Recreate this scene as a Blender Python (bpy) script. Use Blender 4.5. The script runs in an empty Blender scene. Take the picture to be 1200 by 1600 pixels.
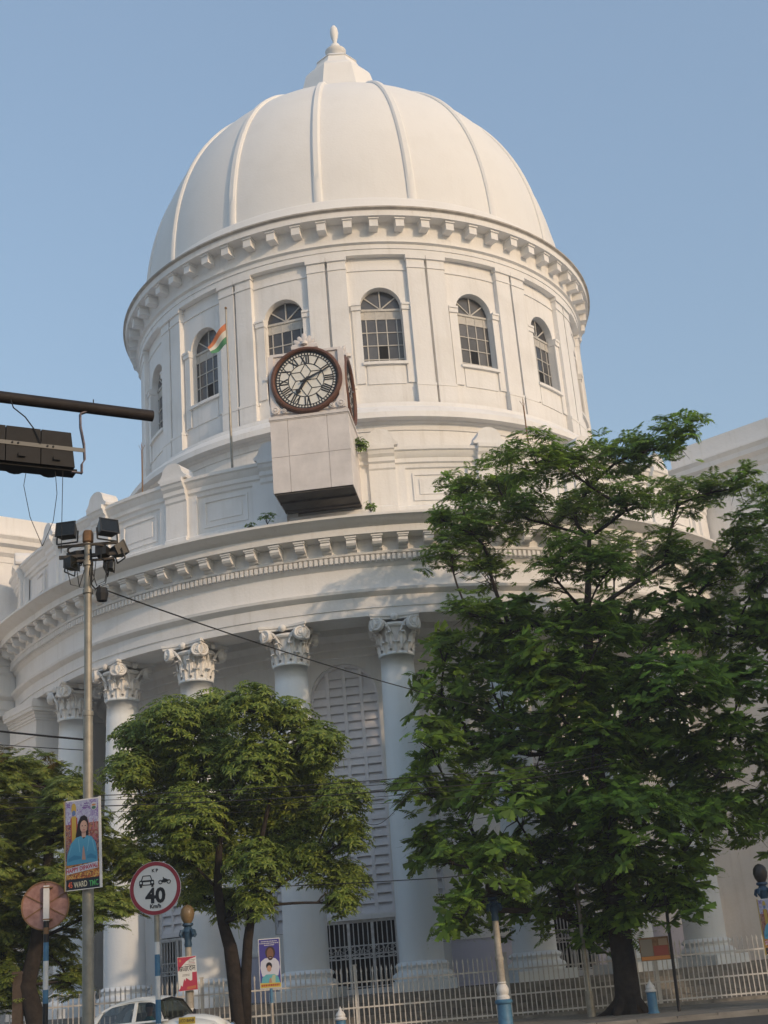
import bpy, math, random
import numpy as np
from mathutils import Matrix, Vector
random.seed(7); rng = np.random.default_rng(7)
R = math.radians
sc = bpy.context.scene
COL = sc.collection

# ------------------------------------------------------------------ camera, sky, sun, exposure
cam = bpy.data.cameras.new('camera'); cam_o = bpy.data.objects.new('camera', cam); COL.objects.link(cam_o)
yaw, pitch, roll = R(0.5505), R(19.7819), R(-4.7575)
cw = Vector((math.sin(yaw)*math.cos(pitch), math.cos(yaw)*math.cos(pitch), math.sin(pitch)))
cr = Vector((math.cos(yaw), -math.sin(yaw), 0)); cu = cr.cross(cw)
r2 = cr*math.cos(roll)+cu*math.sin(roll); u2 = -cr*math.sin(roll)+cu*math.cos(roll)
cam_o.matrix_world = Matrix(((r2.x, u2.x, -cw.x, 0), (r2.y, u2.y, -cw.y, 0), (r2.z, u2.z, -cw.z, 1.6), (0, 0, 0, 1)))
cam.sensor_fit = 'VERTICAL'; cam.sensor_height = 36; cam.lens = 36*2013.93/1600
cam.clip_end = 5000
sc.camera = cam_o

SUN_AZ, SUN_EL = 43.0, 19.0          # degrees: azimuth measured from behind the camera towards its right
sun_dir = Vector((math.sin(R(SUN_AZ))*math.cos(R(SUN_EL)), -math.cos(R(SUN_AZ))*math.cos(R(SUN_EL)), math.sin(R(SUN_EL))))
world = bpy.data.worlds.new('World'); sc.world = world; world.use_nodes = True
wn = world.node_tree; bg = wn.nodes['Background']
sky = wn.nodes.new('ShaderNodeTexSky'); sky.sky_type = 'NISHITA'; sky.sun_disc = False
sky.sun_elevation = R(SUN_EL); sky.sun_rotation = R(180-SUN_AZ)
sky.altitude = 0; sky.air_density = 1.6; sky.dust_density = 2.0; sky.ozone_density = 2.1
hz = wn.nodes.new('ShaderNodeMix'); hz.data_type = 'RGBA'; hz.inputs['Factor'].default_value = 0.52; hz.inputs['B'].default_value = (1.30, 1.80, 2.62, 1)   # even morning haze over the whole sky
wn.links.new(sky.outputs[0], hz.inputs['A']); wn.links.new(hz.outputs['Result'], bg.inputs[0]); bg.inputs[1].default_value = 0.15
sl = bpy.data.lights.new('sun', 'SUN'); sun_o = bpy.data.objects.new('sun', sl); COL.objects.link(sun_o)
sl.energy = 2.0; sl.angle = R(0.9); sl.color = (0.62, 0.45, 0.295)
sun_o.rotation_euler = sun_dir.to_track_quat('Z', 'Y').to_euler(); sun_o.location = (60, -60, 60)
sc.view_settings.view_transform = 'Standard'; sc.view_settings.look = 'None'
sc.view_settings.exposure = 0.58; sc.view_settings.gamma = 1.0
sc.cycles.max_bounces = 6; sc.cycles.diffuse_bounces = 5; sc.cycles.glossy_bounces = 2; sc.cycles.transmission_bounces = 3; sc.cycles.transparent_max_bounces = 6

# ------------------------------------------------------------------ materials
def nmat(name):
    m = bpy.data.materials.new(name); m.use_nodes = True
    return m, m.node_tree.nodes, m.node_tree.links, m.node_tree.nodes['Principled BSDF']
def flat(name, col, rough=0.6, metal=0.0, noise=0.0, scale=8.0, bump=0.0, spec=0.4, dark=None, rand=0.0):
    m, N, L, b = nmat(name)
    b.inputs['Roughness'].default_value = rough; b.inputs['Metallic'].default_value = metal
    b.inputs['Specular IOR Level'].default_value = spec
    b.inputs['Base Color'].default_value = (*col, 1)
    if noise or bump:
        tc = N.new('ShaderNodeTexCoord'); nz = N.new('ShaderNodeTexNoise'); nz.inputs['Scale'].default_value = scale
        nz.inputs['Detail'].default_value = 8; nz.inputs['Roughness'].default_value = 0.65
        L.new(tc.outputs['Object'], nz.inputs['Vector'])
        if noise:
            rp = N.new('ShaderNodeValToRGB'); d = dark or tuple(c*(1-noise) for c in col)
            rp.color_ramp.elements[0].position = 0.32; rp.color_ramp.elements[0].color = (*d, 1)
            rp.color_ramp.elements[1].position = 0.66; rp.color_ramp.elements[1].color = (*col, 1)
            L.new(nz.outputs['Fac'], rp.inputs['Fac']); src = rp.outputs[0]
            if rand:
                oi = N.new('ShaderNodeObjectInfo'); hs = N.new('ShaderNodeHueSaturation'); mr = N.new('ShaderNodeMapRange')
                mr.inputs['To Min'].default_value = 1-rand; mr.inputs['To Max'].default_value = 1+rand
                L.new(oi.outputs['Random'], mr.inputs['Value']); L.new(mr.outputs[0], hs.inputs['Value']); L.new(src, hs.inputs['Color']); src = hs.outputs[0]
            L.new(src, b.inputs['Base Color'])
        if bump:
            bp = N.new('ShaderNodeBump'); bp.inputs['Strength'].default_value = bump; bp.inputs['Distance'].default_value = 0.02
            L.new(nz.outputs['Fac'], bp.inputs['Height']); L.new(bp.outputs[0], b.inputs['Normal'])
    return m
def plaster(name, col, dirt=(0.55, 0.52, 0.47), amount=0.35, streak=0.5):
    """lime-washed plaster: broad tone patches, rain streaks running down, fine bump"""
    m, N, L, b = nmat(name); b.inputs['Roughness'].default_value = 0.88; b.inputs['Specular IOR Level'].default_value = 0.2
    g = N.new('ShaderNodeNewGeometry')
    n1 = N.new('ShaderNodeTexNoise'); n1.inputs['Scale'].default_value = 0.55; n1.inputs['Detail'].default_value = 9; n1.inputs['Roughness'].default_value = 0.62
    L.new(g.outputs['Position'], n1.inputs['Vector'])
    mp = N.new('ShaderNodeMapping'); mp.inputs['Scale'].default_value = (2.2, 2.2, 0.13)
    L.new(g.outputs['Position'], mp.inputs['Vector'])
    n2 = N.new('ShaderNodeTexNoise'); n2.inputs['Scale'].default_value = 1.6; n2.inputs['Detail'].default_value = 7; n2.inputs['Roughness'].default_value = 0.7
    L.new(mp.outputs[0], n2.inputs['Vector'])
    r1 = N.new('ShaderNodeMapRange'); r1.inputs['From Min'].default_value = 0.48; r1.inputs['From Max'].default_value = 0.78; r1.inputs['To Max'].default_value = amount
    L.new(n1.outputs['Fac'], r1.inputs['Value'])
    r2_ = N.new('ShaderNodeMapRange'); r2_.inputs['From Min'].default_value = 0.52; r2_.inputs['From Max'].default_value = 0.85; r2_.inputs['To Max'].default_value = streak
    L.new(n2.outputs['Fac'], r2_.inputs['Value'])
    ad = N.new('ShaderNodeMath'); ad.operation = 'ADD'; ad.use_clamp = True
    L.new(r1.outputs[0], ad.inputs[0]); L.new(r2_.outputs[0], ad.inputs[1])
    mx = N.new('ShaderNodeMix'); mx.data_type = 'RGBA'
    mx.inputs['A'].default_value = (*col, 1); mx.inputs['B'].default_value = (*dirt, 1)
    L.new(ad.outputs[0], mx.inputs['Factor']); L.new(mx.outputs['Result'], b.inputs['Base Color'])
    n3 = N.new('ShaderNodeTexNoise'); n3.inputs['Scale'].default_value = 9; n3.inputs['Detail'].default_value = 8
    L.new(g.outputs['Position'], n3.inputs['Vector'])
    bp = N.new('ShaderNodeBump'); bp.inputs['Strength'].default_value = 0.25; bp.inputs['Distance'].default_value = 0.03
    L.new(n3.outputs['Fac'], bp.inputs['Height']); L.new(bp.outputs[0], b.inputs['Normal'])
    return m
def leafmat(name, c1, c2, c3, trans=0.35):
    m, N, L, b = nmat(name); b.inputs['Roughness'].default_value = 0.5; b.inputs['Specular IOR Level'].default_value = 0.35
    g = N.new('ShaderNodeNewGeometry'); nz = N.new('ShaderNodeTexNoise'); nz.inputs['Scale'].default_value = 0.9; nz.inputs['Detail'].default_value = 3
    L.new(g.outputs['Position'], nz.inputs['Vector'])
    mi = N.new('ShaderNodeMath'); mi.operation = 'MULTIPLY_ADD'; mi.inputs[1].default_value = 0.55; 
    L.new(g.outputs['Random Per Island'], mi.inputs[0])
    ms = N.new('ShaderNodeMath'); ms.operation = 'MULTIPLY'; ms.inputs[1].default_value = 0.55; L.new(nz.outputs['Fac'], ms.inputs[0]); L.new(ms.outputs[0], mi.inputs[2])
    rp = N.new('ShaderNodeValToRGB'); e = rp.color_ramp.elements
    e[0].position = 0.2; e[0].color = (*c1, 1); e[1].position = 0.85; e[1].color = (*c3, 1); x = e.new(0.55); x.color = (*c2, 1)
    L.new(mi.outputs[0], rp.inputs['Fac']); L.new(rp.outputs[0], b.inputs['Base Color'])
    t = N.new('ShaderNodeBsdfTranslucent'); hs = N.new('ShaderNodeHueSaturation'); hs.inputs['Value'].default_value = 1.5; hs.inputs['Hue'].default_value = 0.485
    L.new(rp.outputs[0], hs.inputs['Color']); L.new(hs.outputs[0], t.inputs['Color'])
    mx = N.new('ShaderNodeMixShader'); mx.inputs[0].default_value = trans
    out = N['Material Output']; L.new(b.outputs[0], mx.inputs[1]); L.new(t.outputs[0], mx.inputs[2]); L.new(mx.outputs[0], out.inputs[0])
    return m
M = {}
M['plaster'] = plaster('white_plaster', (0.81, 0.80, 0.785))
M['dome'] = plaster('dome_plaster', (0.80, 0.79, 0.77), amount=0.16, streak=0.12)
M['column'] = plaster('column_plaster', (0.79, 0.83, 0.855), amount=0.2, streak=0.25)
M['capital'] = plaster('capital_plaster', (0.80, 0.79, 0.77), dirt=(0.50, 0.40, 0.32), amount=0.6, streak=0.3)
M['dado'] = plaster('lilac_dado', (0.58, 0.57, 0.68), amount=0.25, streak=0.3)
M['stone'] = flat('grey_step_stone', (0.29, 0.275, 0.25), 0.85, noise=0.55, scale=3, bump=0.3, rand=0.1)
M['lead'] = flat('grey_gutter', (0.50, 0.46, 0.41), 0.8, noise=0.4, scale=2.5)
M['glass'] = flat('window_glass', (0.085, 0.085, 0.09), 0.22, spec=0.6, noise=0.45, scale=1.3, rand=0.45)
M['bar'] = flat('pale_window_bar', (0.55, 0.53, 0.49), 0.6, noise=0.2, scale=6)
M['shutter'] = plaster('painted_shutter', (0.80, 0.785, 0.81), amount=0.3, streak=0.3)
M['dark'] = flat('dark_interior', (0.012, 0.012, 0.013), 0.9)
M['gate'] = flat('white_iron', (0.72, 0.72, 0.72), 0.5, noise=0.35, scale=5, dark=(0.50, 0.48, 0.46))
M['box'] = flat('cement_panel', (0.76, 0.72, 0.705), 0.85, noise=0.22, scale=1.2, bump=0.15)
M['joint'] = flat('panel_edge', (0.62, 0.57, 0.54), 0.9)
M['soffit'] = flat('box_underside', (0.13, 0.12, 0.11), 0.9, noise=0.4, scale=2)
M['rim'] = flat('brown_rim', (0.155, 0.068, 0.042), 0.55, noise=0.35, scale=4)
M['dial'] = flat('cream_dial', (0.82, 0.81, 0.75), 0.4, noise=0.18, scale=2)
M['black'] = flat('black_paint', (0.018, 0.018, 0.02), 0.5)
M['steel'] = flat('galvanised_steel', (0.36, 0.335, 0.28), 0.5, 0.35, noise=0.35, scale=5)
M['rust'] = flat('rusty_steel', (0.28, 0.16, 0.08), 0.8, noise=0.5, scale=9)
M['housing'] = flat('dark_lamp_housing', (0.02, 0.021, 0.022), 0.45)
M['lens'] = flat('lamp_glass', (0.012, 0.013, 0.011), 0.12, spec=0.5)
M['darksteel'] = flat('grimy_steel', (0.10, 0.085, 0.07), 0.6, noise=0.4, scale=8)
M['signalgrey'] = flat('dark_signal_plastic', (0.028, 0.026, 0.025), 0.75, noise=0.3, scale=6)
M['alu'] = flat('aluminium_strip', (0.13, 0.13, 0.125), 0.55, 0.3)
M['tube'] = flat('dark_brown_tube', (0.030, 0.023, 0.021), 0.7, noise=0.5, scale=7)
M['bracket'] = flat('peeling_bracket', (0.22, 0.18, 0.20), 0.6, noise=0.7, scale=14, dark=(0.06, 0.045, 0.06))
M['cable'] = flat('black_cable', (0.02, 0.02, 0.02), 0.7)
M['white'] = flat('white_paint', (0.72, 0.71, 0.69), 0.5, noise=0.15, scale=7)
M['signwhite'] = flat('sign_white', (0.68, 0.68, 0.66), 0.4, noise=0.08, scale=5)
M['red'] = flat('sign_red', (0.30, 0.035, 0.05), 0.45, noise=0.15, scale=6)
M['signback'] = flat('pink_sign_back', (0.40, 0.235, 0.21), 0.7, noise=0.5, scale=9, dark=(0.22, 0.11, 0.09))
M['blue'] = flat('blue_paint', (0.085, 0.22, 0.36), 0.5, noise=0.35, scale=7)
M['darkblue'] = flat('dark_blue_iron', (0.035, 0.085, 0.15), 0.5, noise=0.4, scale=8)
M['cream'] = flat('cream_post_paint', (0.46, 0.42, 0.36), 0.6, noise=0.4, scale=7)
M['lantern'] = flat('amber_lantern_glass', (0.22, 0.15, 0.075), 0.35, noise=0.3, scale=9)
M['darklantern'] = flat('grimy_lantern_glass', (0.05, 0.042, 0.036), 0.4, noise=0.4, scale=9)  # near-black glass colour for the two unlit lanterns
M['shadedwood'] = flat('shaded_brown_wood', (0.11, 0.08, 0.06), 0.9, noise=0.4, scale=6)  # brown post wood, its colour darkened for the shade it stands in
M['bark'] = flat('dark_bark', (0.040, 0.031, 0.025), 0.95, noise=0.55, scale=7, bump=0.9)
M['twig'] = flat('twig', (0.04, 0.032, 0.026), 0.95)
M['leafA'] = leafmat('dark_feathery_leaf', (0.055, 0.095, 0.020), (0.125, 0.215, 0.032), (0.24, 0.39, 0.05), .45)
M['leafLime'] = leafmat('lime_leaf', (0.11, 0.21, 0.025), (0.21, 0.38, 0.05), (0.33, 0.50, 0.07), .45)
M['leafB'] = leafmat('yellow_green_leaf', (0.07, 0.115, 0.024), (0.17, 0.245, 0.046), (0.33, 0.39, 0.075))
M['leafC'] = leafmat('mid_green_leaf', (0.075, 0.115, 0.026), (0.18, 0.245, 0.048), (0.34, 0.37, 0.085))
M['leafY'] = leafmat('young_yellow_leaf', (0.12, 0.11, 0.03), (0.22, 0.17, 0.05), (0.30, 0.20, 0.07))
M['asphalt'] = flat('asphalt', (0.075, 0.072, 0.068), 0.9, noise=0.3, scale=3, bump=0.3)
M['paving'] = flat('paving', (0.25, 0.235, 0.21), 0.9, noise=0.35, scale=2, bump=0.2, rand=0.12)
M['earth'] = flat('earth', (0.24, 0.215, 0.18), 0.95, noise=0.3, scale=1)
M['carwhite'] = flat('white_car_paint', (0.74, 0.75, 0.72), 0.22, spec=0.6)
M['carglass'] = flat('car_window_glass', (0.02, 0.022, 0.024), 0.06, spec=0.8)
M['rubber'] = flat('tyre_rubber', (0.02, 0.02, 0.02), 0.9)
M['chrome'] = flat('chrome', (0.6, 0.6, 0.6), 0.15, 1.0)
M['officewall'] = flat('office_wall', (0.42, 0.37, 0.30), 0.9, noise=0.2, scale=0.5)
def colmat(name, c, rough=0.55): 
    if name not in M: M[name] = flat(name, c, rough)
    return M[name]

# ------------------------------------------------------------------ mesh helpers
class MB:
    def __init__(s): s.v = []; s.f = []
    def add(s, vs, fs):
        o = len(s.v); s.v += [tuple(x) for x in vs]; s.f += [tuple(i+o for i in f) for f in fs]; return s
    def box(s, x0, x1, y0, y1, z0, z1):
        return s.add([(x0,y0,z0),(x1,y0,z0),(x1,y1,z0),(x0,y1,z0),(x0,y0,z1),(x1,y0,z1),(x1,y1,z1),(x0,y1,z1)],
                     [(0,3,2,1),(4,5,6,7),(0,1,5,4),(1,2,6,5),(2,3,7,6),(3,0,4,7)])
    def bar(s, p, q, w, h=None, up=(0,0,1)):
        p = Vector(p); q = Vector(q); d = (q-p).normalized(); u = Vector(up)
        if abs(d.dot(u)) > 0.98: u = Vector((1,0,0))
        a = d.cross(u).normalized(); b = a.cross(d); h = w if h is None else h
        a *= w/2; b *= h/2
        return s.add([p-a-b, p+a-b, p+a+b, p-a+b, q-a-b, q+a-b, q+a+b, q-a+b],
                     [(0,3,2,1),(4,5,6,7),(0,1,5,4),(1,2,6,5),(2,3,7,6),(3,0,4,7)])
    def tube(s, pts, rad, n=8, cap=True):
        pts = [Vector(p) for p in pts]; rad = rad if hasattr(rad, '__len__') else [rad]*len(pts)
        o = len(s.v); prev = None
        for i, p in enumerate(pts):
            d = (pts[min(i+1, len(pts)-1)]-pts[max(i-1, 0)]).normalized()
            if prev is None:
                u = Vector((0,0,1)) if abs(d.z) < 0.9 else Vector((1,0,0)); a = d.cross(u).normalized()
            else: a = (prev-d*prev.dot(d)).normalized()
            prev = a; b = d.cross(a)
            for k in range(n):
                t = 2*math.pi*k/n; s.v.append(tuple(p+(a*math.cos(t)+b*math.sin(t))*rad[i]))
        for i in range(len(pts)-1):
            for k in range(n):
                k2 = (k+1) % n; s.f.append((o+i*n+k, o+i*n+k2, o+(i+1)*n+k2, o+(i+1)*n+k))
        if cap:
            s.f.append(tuple(o+k for k in range(n))[::-1]); s.f.append(tuple(o+(len(pts)-1)*n+k for k in range(n)))
        return s
    def lathe(s, prof, n=24, c=(0,0,0), a0=None, a1=None, closed=False):
        """prof: (radius, z) list turned about z through c; angle 0 looks towards -y, positive towards +x"""
        full = a0 is None
        if full: A = [2*math.pi*k/n for k in range(n)]
        else: A = [R(a0+(a1-a0)*k/n) for k in range(n+1)]
        o = len(s.v); m = len(prof)
        for t in A:
            for r, z in prof: s.v.append((c[0]+r*math.sin(t), c[1]-r*math.cos(t), c[2]+z))
        na = len(A); rows = na if full else na-1; mm = m if closed else m-1
        for i in range(rows):
            j = (i+1) % na
            for k in range(mm):
                k2 = (k+1) % m; s.f.append((o+i*m+k, o+j*m+k, o+j*m+k2, o+i*m+k2))
        if closed and not full:
            s.f.append(tuple(o+k for k in range(m))); s.f.append(tuple(o+(na-1)*m+k for k in range(m))[::-1])
        return s
    def arcbox(s, r0, r1, a0, a1, z0, z1, n=4):
        return s.lathe([(r0, z0), (r1, z0), (r1, z1), (r0, z1)], n, a0=a0, a1=a1, closed=True)
    def prism(s, pts, y0, y1):
        """polygon in x,z swept along y"""
        n = len(pts)
        return s.add([(x, y0, z) for x, z in pts]+[(x, y1, z) for x, z in pts],
                     [tuple(range(n)), tuple(range(n, 2*n))[::-1]]+[(k, n+k, n+(k+1) % n, (k+1) % n) for k in range(n)])
    def mesh(s, name, mats, smooth=False, fix=True):
        me = bpy.data.meshes.new(name); me.from_pydata(s.v, [], s.f)
        for m in (mats if isinstance(mats, (list, tuple)) else [mats]): me.materials.append(M[m] if isinstance(m, str) else m)
        if fix:
            import bmesh
            bm = bmesh.new(); bm.from_mesh(me); bmesh.ops.recalc_face_normals(bm, faces=bm.faces); bm.to_mesh(me); bm.free()
        if smooth:
            me.shade_smooth()
            if smooth != 'full': me.set_sharp_from_angle(angle=R(38))
        return me
    def build(s, name, mats, parent=None, smooth=False, **k): return place(s.mesh(name, mats, smooth), name, parent, **k)
def place(me, name, parent=None, loc=(0,0,0), rz=0.0, rot=None, scale=None):
    o = bpy.data.objects.new(name, me); COL.objects.link(o); o.parent = parent; o.location = loc
    o.rotation_euler = rot if rot is not None else (0, 0, rz)
    if scale is not None: o.scale = scale if hasattr(scale, '__len__') else (scale,)*3
    return o
def thing(name, label, cat, loc=(0,0,0), rz=0.0, group=None):
    o = bpy.data.objects.new(name, None); COL.objects.link(o); o.location = loc; o.rotation_euler = (0,0,rz)
    return tag(o, label, cat, group)
def tag(o, label, cat, group=None):
    o['label'] = label; o['category'] = cat
    if group: o['group'] = group
    return o
def structure(o): o['kind'] = 'structure'; return o
def stuff(o): o['kind'] = 'stuff'; return o
def text_mesh(txt, size, mat, align='CENTER', extrude=0.0, width=1.0, bold=0.0):
    cu_ = bpy.data.curves.new('lettering', 'FONT'); cu_.body = txt; cu_.size = size; cu_.align_x = align; cu_.align_y = 'CENTER'
    cu_.extrude = extrude; cu_.offset = bold; cu_.resolution_u = 3
    t = bpy.data.objects.new('lettering', cu_); COL.objects.link(t)
    me = bpy.data.meshes.new_from_object(t.evaluated_get(bpy.context.evaluated_depsgraph_get()))
    bpy.data.objects.remove(t); bpy.data.curves.remove(cu_)
    me.name = 'lettering'; me.materials.clear(); me.materials.append(M[mat] if isinstance(mat, str) else mat)
    xs = [v.co.x for v in me.vertices]; ys = [v.co.y for v in me.vertices]
    if xs: me.transform(Matrix.Translation((-(min(xs)+max(xs))/2, -(min(ys)+max(ys))/2, 0)))
    me.transform(Matrix.Rotation(R(90), 4, 'X') @ Matrix.Diagonal((width, 1, 1, 1)))   # text now stands in x,z and faces -y
    return me

# ------------------------------------------------------------------ ground, road, pavement
structure(MB().box(-1500, 1500, -1500, 1500, -0.6, -0.02).build('ground', 'earth'))
structure(MB().box(-200, 200, -14, 34.2, -0.016, 0.0).build('road', 'asphalt'))
pav = structure(MB().box(-200, 200, 34.5, 43.5, -0.01, 0.10).build('pavement', 'earth'))
slab = MB().box(-0.44, 0.44, -0.44, 0.44, 0, 0.03).mesh('paving_slab', 'paving')
for i in range(24):
    for j in range(7):
        place(slab, 'paving_slab', pav, (-10.5+i*0.9, 35.0+j*0.9, 0.1+0.004*random.random()), rot=(random.uniform(-.004,.004), random.uniform(-.004,.004), 0))
kerb = structure(MB().box(-200, 200, 34.2, 34.5, -0.01, 0.08).build('kerb', 'paving'))
ks = MB().box(-0.49, 0.49, -0.15, 0.15, 0, 0.06).mesh('kerb_stone', 'paving')
for i in range(28): place(ks, 'kerb_stone', kerb, (-14+i*1.0, 34.35, 0.08))

# ------------------------------------------------------------------ the domed building (local coordinates about the dome axis)
B = thing('domed_building', 'large white domed building with curved colonnade and arched drum windows', 'building', (0, 60, 0))
# dome
R0, Z0, HD, ND = 10.8, 33.4, 12.5, 2.2
def dome_r(z):
    s_ = max(0.0, min(1.0, (z-Z0)/HD)); return R0*(1-s_**ND)**(1/ND)
dprof = []
for k in range(41):
    t = math.pi/2*k/40; cz, sz = math.cos(t)**(2/ND), math.sin(t)**(2/ND)
    dprof.append((R0*cz, Z0+HD*sz))
dome = MB().lathe(dprof, 128).build('dome', 'dome', B, smooth='full')
rib = MB()
rv, rf = [], []
for k in range(0, 40):
    r_, z_ = dprof[k]; rn, zn = dprof[k+1]; tx, tz = rn-r_, zn-z_; l = math.hypot(tx, tz); nx, nz_ = tz/l, -tx/l
    w = 0.20*(0.45+0.55*min(1, r_/R0)) 
    for sx, h in ((-w, -.05), (-w, .06), (-w*.55, .13), (w*.55, .13), (w, .06), (w, -.05)): rv.append((sx, -(r_+nx*h), z_+nz_*h))
for k in range(39):
    for j in range(5): rf.append((k*6+j, k*6+j+1, (k+1)*6+j+1, (k+1)*6+j))
rib.add(rv, rf); rme = rib.mesh('rib', 'dome', True)
for k in range(16): place(rme, 'rib', dome, rz=R(15.6+22.5*k))
MB().lathe([(11.2,33.0),(11.42,33.12),(11.15,33.3),(11.05,33.45),(10.98,34.0),(10.93,34.11),(10.7,34.14)], 128).build('dome_base_moulding', 'dome', B, smooth=True)
lan = MB()
lp = [(3.0,45.3),(2.3,46.8),(1.95,48.2),(1.78,48.9),(1.7,49.05),(1.62,49.1),(1.5,49.3),(1.34,49.36),(1.28,49.5),(1.06,50.0),(1.12,50.04),(1.0,50.2),(0.8,50.34),(0.45,50.42),(0.3,50.44)]
for r_, z_ in lp:
    for k in range(8):
        t = R(22.5+45*k+2); q = r_/math.cos(R(22.5)); lan.v.append((q*math.sin(t), -q*math.cos(t), z_))
for i in range(len(lp)-1):
    for k in range(8): lan.f.append((i*8+k, i*8+(k+1) % 8, (i+1)*8+(k+1) % 8, (i+1)*8+k))
lan = lan.build('lantern_pedestal', 'dome', B, smooth=True)
MB().lathe([(.30,50.42),(.42,50.5),(.30,50.58),(.33,50.72),(.5,50.88),(.58,50.98),(.6,51.08),(.5,51.16),(.42,51.2),(.3,51.4),(.26,51.52),(.13,51.58),(.12,51.8),(.2,52.1),(.24,52.4),(.2,52.7),(.1,52.88),(.01,52.96)], 20).build('finial', 'dome', lan, smooth=True)
# drum entablature
MB().lathe([(10.7,31.04),(11.22,31.04),(11.22,31.3),(11.26,31.31),(11.26,31.52),(11.38,31.58),(11.22,31.62),(11.2,32.05),(11.24,32.3),(11.28,32.55),(11.3,32.58),(11.87,32.59),(11.87,32.84),(11.96,32.9),(11.98,32.97),(11.2,33.05)], 128).build('drum_cornice', 'plaster', B, smooth=True)
MB().lathe([(11.90,32.86),(12.0,32.92),(12.0,32.99),(11.5,33.03),(11.4,33.06)], 128).build('gutter', 'lead', B, smooth=True)
mo = MB().box(-.19, .19, -11.72, -11.2, 32.15, 32.5).box(-.23, .23, -11.78, -11.2, 32.5, 32.585).mesh('modillion', 'plaster')
for k in range(64): place(mo, 'modillion', B, rz=R(-0.45+5.625*k))
# drum base cornice
MB().lathe([(11.3,23.95),(11.35,23.72),(11.6,23.62),(11.9,23.4),(11.95,23.3),(12.05,23.2),(12.07,22.94),(11.75,22.92),(11.7,22.84),(11.58,22.8),(11.55,22.56),(11.5,22.54),(11.5,17.1)], 128).build('drum_base_cornice', 'plaster', B, smooth=True)
# drum wall bays with arched openings
def arched_wall(rad, depth, a0, a1, z0, z1, ac, ha, sill, spring, n=14):
    """curved wall from a0 to a1 with one arched opening centred at ac, half angle ha; reveals run inwards"""
    m = MB(); hw = rad*math.sin(R(ha))
    def P(a, z, r): return (r*math.sin(R(a)), -r*math.cos(R(a)), z)
    def quad(aa, za0, za1, ab, zb0, zb1, r): m.add([P(aa, za0, r), P(ab, zb0, r), P(ab, zb1, r), P(aa, za1, r)], [(0, 1, 2, 3)])
    for lo, hi in ((a0, ac-ha), (ac+ha, a1)):
        k = max(1, int((hi-lo)/1.6))
        for i in range(k): quad(lo+(hi-lo)*i/k, z0, z1, lo+(hi-lo)*(i+1)/k, z0, z1, rad)
    def za(t): return spring+hw*math.sqrt(max(0, 1-t*t))
    ts = [-math.cos(math.pi*i/n) for i in range(n+1)]
    for i in range(n):
        t0, t1 = ts[i], ts[i+1]; A, Bq = ac+ha*t0, ac+ha*t1
        quad(A, z0, sill, Bq, z0, sill, rad); quad(A, za(t0), z1, Bq, za(t1), z1, rad)
        m.add([P(A, za(t0), rad), P(Bq, za(t1), rad), P(Bq, za(t1), rad-depth), P(A, za(t0), rad-depth)], [(0, 1, 2, 3)])
        m.add([P(A, sill, rad), P(Bq, sill, rad), P(Bq, sill, rad-depth), P(A, sill, rad-depth)], [(3, 2, 1, 0)])
    for s_ in (-1, 1):
        A = ac+ha*s_; m.add([P(A, sill, rad), P(A, spring, rad), P(A, spring, rad-depth), P(A, sill, rad-depth)], [(0, 1, 2, 3)])
    return m
bay = arched_wall(10.92, 0.40, -11.25, 11.25, 23.6, 31.1, 0, 4.7, 25.96, 28.68).mesh('drum_wall', 'plaster', fix=False)
trim = MB()
for s_ in (-1, 1):
    a, b_ = sorted((s_*4.7, s_*6.6)); trim.arcbox(10.9, 11.0, a, b_, 25.0, 28.45, 2)
    a, b_ = sorted((s_*4.55, s_*6.75)); trim.arcbox(10.7, 11.06, a, b_, 28.45, 28.74, 2)
    a, b_ = sorted((s_*4.6, s_*6.8)); trim.arcbox(10.7, 11.1, a, b_, 28.66, 28.76, 2)
trim.arcbox(10.7, 11.08, -5.0, 5.0, 25.84, 25.97, 4); trim.arcbox(10.9, 10.96, -4.2, 4.2, 24.95, 25.84, 4)
trim = trim.mesh('window_surround', 'plaster')
pil = MB().arcbox(10.85, 11.15, -2.05, 2.05, 24.8, 30.43, 3).arcbox(10.85, 11.21, -2.2, 2.2, 24.78, 24.9, 3).arcbox(10.85, 11.19, -2.12, 2.12, 23.6, 24.78, 3)
pil.arcbox(10.85, 11.19, -2.15, 2.15, 30.43, 30.5, 3).arcbox(10.85, 11.165, -2.05, 2.05, 30.5, 30.86, 3).arcbox(10.85, 11.24, -2.3, 2.3, 30.86, 31.045, 3)
pil = pil.mesh('pilaster', 'plaster')
band = MB().arcbox(10.85, 10.97, -9.1, 9.1, 30.4, 30.5, 6).mesh('string_course', 'plaster')
stub = MB().arcbox(10.85, 10.99, -1.1, 1.1, 24.8, 24.92, 2).mesh('plinth_moulding', 'plaster')
# drum window: bars and single panes
WX = [-.9, -.66, -.22, .22, .66, .9]; WZ = [25.98, 26.27, 26.93, 27.55, 28.2]; WY = -10.56
wf = MB()
for x in WX: wf.box(x-.022, x+.022, WY-.03, WY+.02, 25.9, 28.58)
for z in WZ: wf.box(-.92, .92, WY-.035, WY+.02, z-.02, z+.02)
wf.box(-.92, .92, WY-.012, WY+.02, 28.22, 28.58); wf.box(-.95, .95, WY-.06, WY+.02, 28.58, 28.68)
for t in (-50, 0, 50): wf.bar((0, WY-.02, 28.66), (.95*math.sin(R(t)), WY-.02, 28.66+.95*math.cos(R(t))), .05, .05, up=(0, 1, 0))
wf.tube([(.9*math.sin(R(t)), WY-.01, 28.68+.9*math.cos(R(t))) for t in range(-90, 91, 15)], .03, 4)
wf = wf.mesh('drum_window', 'bar')
panes = []
zb = [25.96]+WZ[0:]; rows = [(25.96, 26.27), (26.27, 26.93), (26.93, 27.55), (27.55, 28.2)]
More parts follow.
